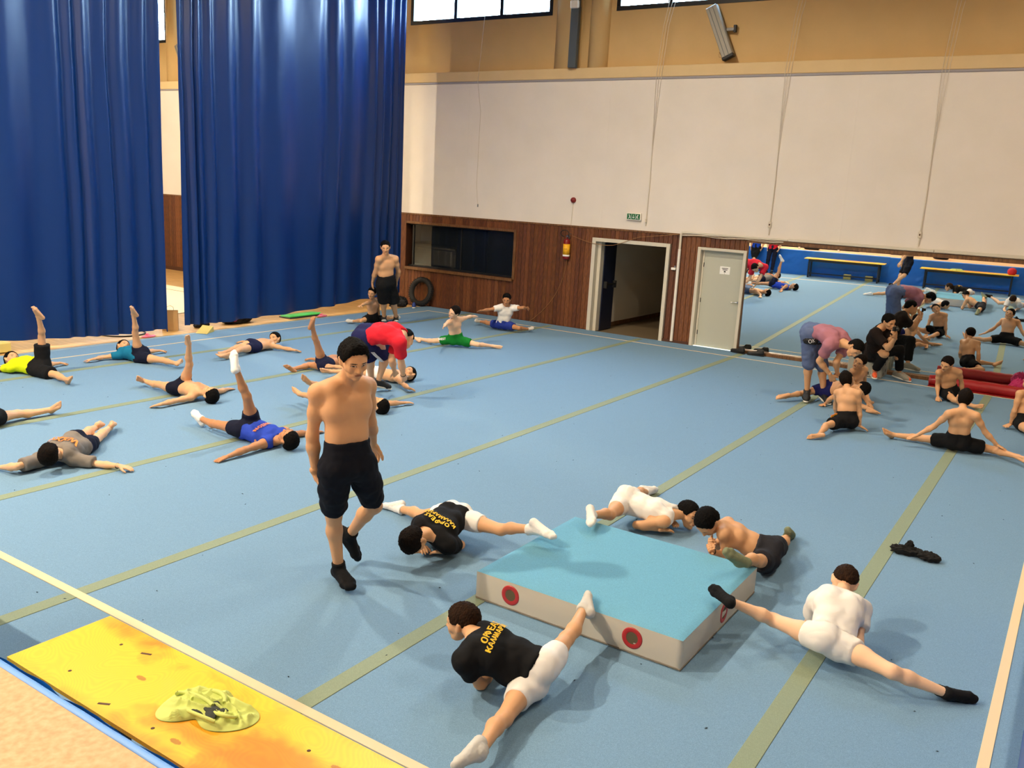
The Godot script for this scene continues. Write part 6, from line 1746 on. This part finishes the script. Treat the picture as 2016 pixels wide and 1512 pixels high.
		{"label": "bare-backed boy in black shorts with orange and yellow stripes, leaning on his hands", "H": 1.3, "skin": sk(213,162,119), "hair": "hair_dark", "style": 2, "near": true, "shorts": {"c":c8(20,20,22),"len":0.62,"loose":0.018,"stripe":[[0,0,"print_orange",0.6,0.5,0.012],[0,0,"print_yellow",0.6,0.5,0.0],[0,0,"print_orange",0.6,0.5,-0.012]]},
			"j": [3.712,0.587,3.711,3.707,0.609,3.608,3.75,0.494,3.839,3.811,0.13,3.904,3.636,0.424,3.79,3.609,0.25,3.661,3.614,0.08,3.571,3.585,0.018,3.46,3.888,0.472,3.865,3.924,0.261,3.819,3.955,0.07,3.821,4.065,0.023,3.77,3.76,0.124,3.953,3.66,0.1,4.256,3.661,0.045,4.557,3.559,0.024,4.682,3.865,0.113,3.862,3.77,0.085,3.559,3.674,0.06,3.269,3.625,0.071,3.114]},
		{"label": "person in black clothes and orange trainers sitting on the foam block with a camera", "H": 1.75, "skin": sk(213,162,119), "hair": "hair_black", "style": 0, "shirt": {"c":c8(30,22,20),"sleeve":0.7,"loose":0.018,"hem":-0.02}, "shorts": {"c":c8(14,14,16),"len":1.86,"loose":0.014,"name":"trousers"}, "shoes": {"upper":MT.shoe_grey,"sole":MT.shoe_white,"toe":MT.shoe_orange}, "flat_feet": true, "curl": 0.5, "extra": [{"kind":"leg_text","a":HIL,"b":KNL,"n":Vector3(0,0.15,-1),"at":0.55,"r":0.105,"text":"MUDY","h":0.07,"m":"print_white","flip":-1.0}],
			"j": [3.53,0.997,0.508,3.617,0.957,0.552,3.415,0.865,0.409,3.292,0.441,0.16,3.471,0.828,0.231,3.608,0.67,0.438,3.674,0.84,0.622,3.686,0.948,0.759,3.38,0.791,0.582,3.601,0.598,0.614,3.702,0.795,0.748,3.701,0.923,0.868,3.242,0.426,0.08,3.531,0.476,0.39,3.375,0.149,0.189,3.435,0.094,0.392,3.34,0.441,0.241,3.662,0.507,-0.035,3.684,0.12,-0.176,3.876,0.042,-0.108]},
		{"label": "bare-chested boy in black shorts sitting by the red padded beam, one arm propped", "H": 1.34, "skin": sk(213,162,119), "hair": "hair_dark", "style": 0, "shorts": {"c":c8(20,20,22),"len":0.62,"loose":0.014},
			"j": [4.49,0.562,1.088,4.458,0.514,1.176,4.5,0.46,0.956,4.535,0.115,0.796,4.64,0.44,0.917,4.683,0.269,0.777,4.712,0.083,0.713,4.744,0.032,0.832,4.4,0.416,1.054,4.394,0.22,0.946,4.435,0.053,1.046,4.458,0.008,1.17,4.583,0.114,0.742,4.783,0.065,0.486,4.511,0.056,0.328,4.373,0.032,0.236,4.498,0.11,0.859,4.656,0.07,1.145,4.942,0.049,1.275,5.062,0.091,1.383]},
		{"label": "bare-backed boy in black shorts in a wide split reaching for both feet", "H": 1.36, "skin": sk(213,162,119), "hair": "hair_dark", "style": 2, "near": true, "shorts": {"c":c8(20,20,22),"len":0.6,"loose":0.016},
			"j": [5.029,0.616,3.894,4.999,0.64,3.796,5.044,0.504,4.021,5.041,0.123,3.928,4.924,0.455,4.096,4.791,0.276,4.05,4.639,0.151,4.097,4.532,0.099,4.164,5.188,0.465,4.015,5.298,0.283,3.932,5.435,0.146,3.877,5.561,0.097,3.857,4.968,0.113,3.937,4.658,0.059,3.829,4.346,0.055,3.9,4.251,0.12,4.025,5.114,0.11,3.917,5.411,0.062,3.773,5.658,0.081,3.974,5.758,0.087,4.112]},
		{"label": "bare-backed boy in black shorts propped on one hand beside the red beam", "H": 1.36, "skin": sk(213,162,119), "hair": "hair_dark", "style": 0, "shorts": {"c":c8(20,20,22),"len":0.4,"loose":0.012},
			"j": [5.581,0.622,1.962,5.521,0.611,1.876,5.581,0.498,2.078,5.585,0.111,2.123,5.489,0.476,2.194,5.465,0.248,2.222,5.448,0.058,2.155,5.395,0.039,2.279,5.72,0.471,2.034,5.763,0.25,1.997,5.788,0.052,1.968,5.834,0.021,2.092,5.55,0.103,2.187,5.676,0.063,2.493,5.839,0.056,2.768,5.917,0.076,2.918,5.633,0.102,2.066,5.742,0.08,2.381,5.912,0.057,2.111,5.963,0.078,2.272]},
		{"label": "youth in blue t-shirt with white emblem leaning on the tarpaulin, seen in the mirror", "H": 1.5, "skin": sk(213,162,119), "hair": "hair_black", "style": 0, "shirt": {"c":c8(16,52,140),"sleeve":0.6,"loose":0.018,"prints":[{"text":"▲","h":0.12,"v":0.72,"front":true,"m":"print_white"},{"text":"adidas","h":0.07,"v":0.50,"front":true,"m":"print_white"}]}, "shorts": {"c":c8(20,20,22),"len":0.9,"loose":0.012},
			"j": [-2.6,1.397,13.15,-2.6,1.377,13.045,-2.6,1.234,13.18,-2.6,0.771,13.09,-2.754,1.204,13.18,-2.804,0.956,13.22,-2.774,0.759,13.1,-2.754,0.63,13.04,-2.446,1.204,13.18,-2.396,0.956,13.22,-2.426,0.759,13.1,-2.446,0.63,13.04,-2.69,0.771,13.09,-2.61,0.424,12.955,-2.53,0.077,12.86,-2.56,0.017,12.66,-2.51,0.771,13.09,-2.59,0.424,12.905,-2.67,0.077,12.76,-2.64,0.017,12.56]},
		{"label": "youth in red t-shirt and navy trousers leaning on the tarpaulin, seen in the mirror", "H": 1.5, "skin": sk(222,174,134), "hair": "hair_black", "style": 0, "shirt": {"c":c8(190,24,36),"sleeve":0.7,"loose":0.018}, "shorts": {"c":c8(18,20,38),"len":1.9,"loose":0.012,"name":"trousers"}, "shoes": {"upper":MT.shoe_black,"sole":MT.shoe_black}, "flat_feet": true,
			"j": [-2.05,1.397,13.15,-2.05,1.377,13.045,-2.05,1.234,13.18,-2.05,0.771,13.09,-2.204,1.204,13.18,-2.254,0.956,13.22,-2.224,0.759,13.1,-2.204,0.63,13.04,-1.896,1.204,13.18,-1.846,0.956,13.22,-1.876,0.759,13.1,-1.896,0.63,13.04,-2.14,0.771,13.09,-2.14,0.424,12.955,-2.14,0.077,12.86,-2.17,0.017,12.66,-1.96,0.771,13.09,-1.96,0.424,12.955,-1.96,0.077,12.86,-1.93,0.017,12.66]},
	]

func photo_camera() -> void:
	var t := thing("photo_camera", "black compact camera with lit screen held by the seated person in black", "camera", Vector3(3.694, 0.935, 0.814))
	t.rotation = Vector3(0, -1.9, 0)
	part(t, "camera_body", cbox(0.12, 0.07, 0.035, 0.008), MT.black_plastic)
	part(t, "screen", cbox(0.07, 0.046, 0.004, 0.001), MT.screen_glow, Vector3(-0.008, 0, 0.019))
	part(t, "lens_barrel", rod(Vector3(0.01, 0, -0.018), Vector3(0.01, 0, -0.06), 0.024, 14), MT.black_plastic)
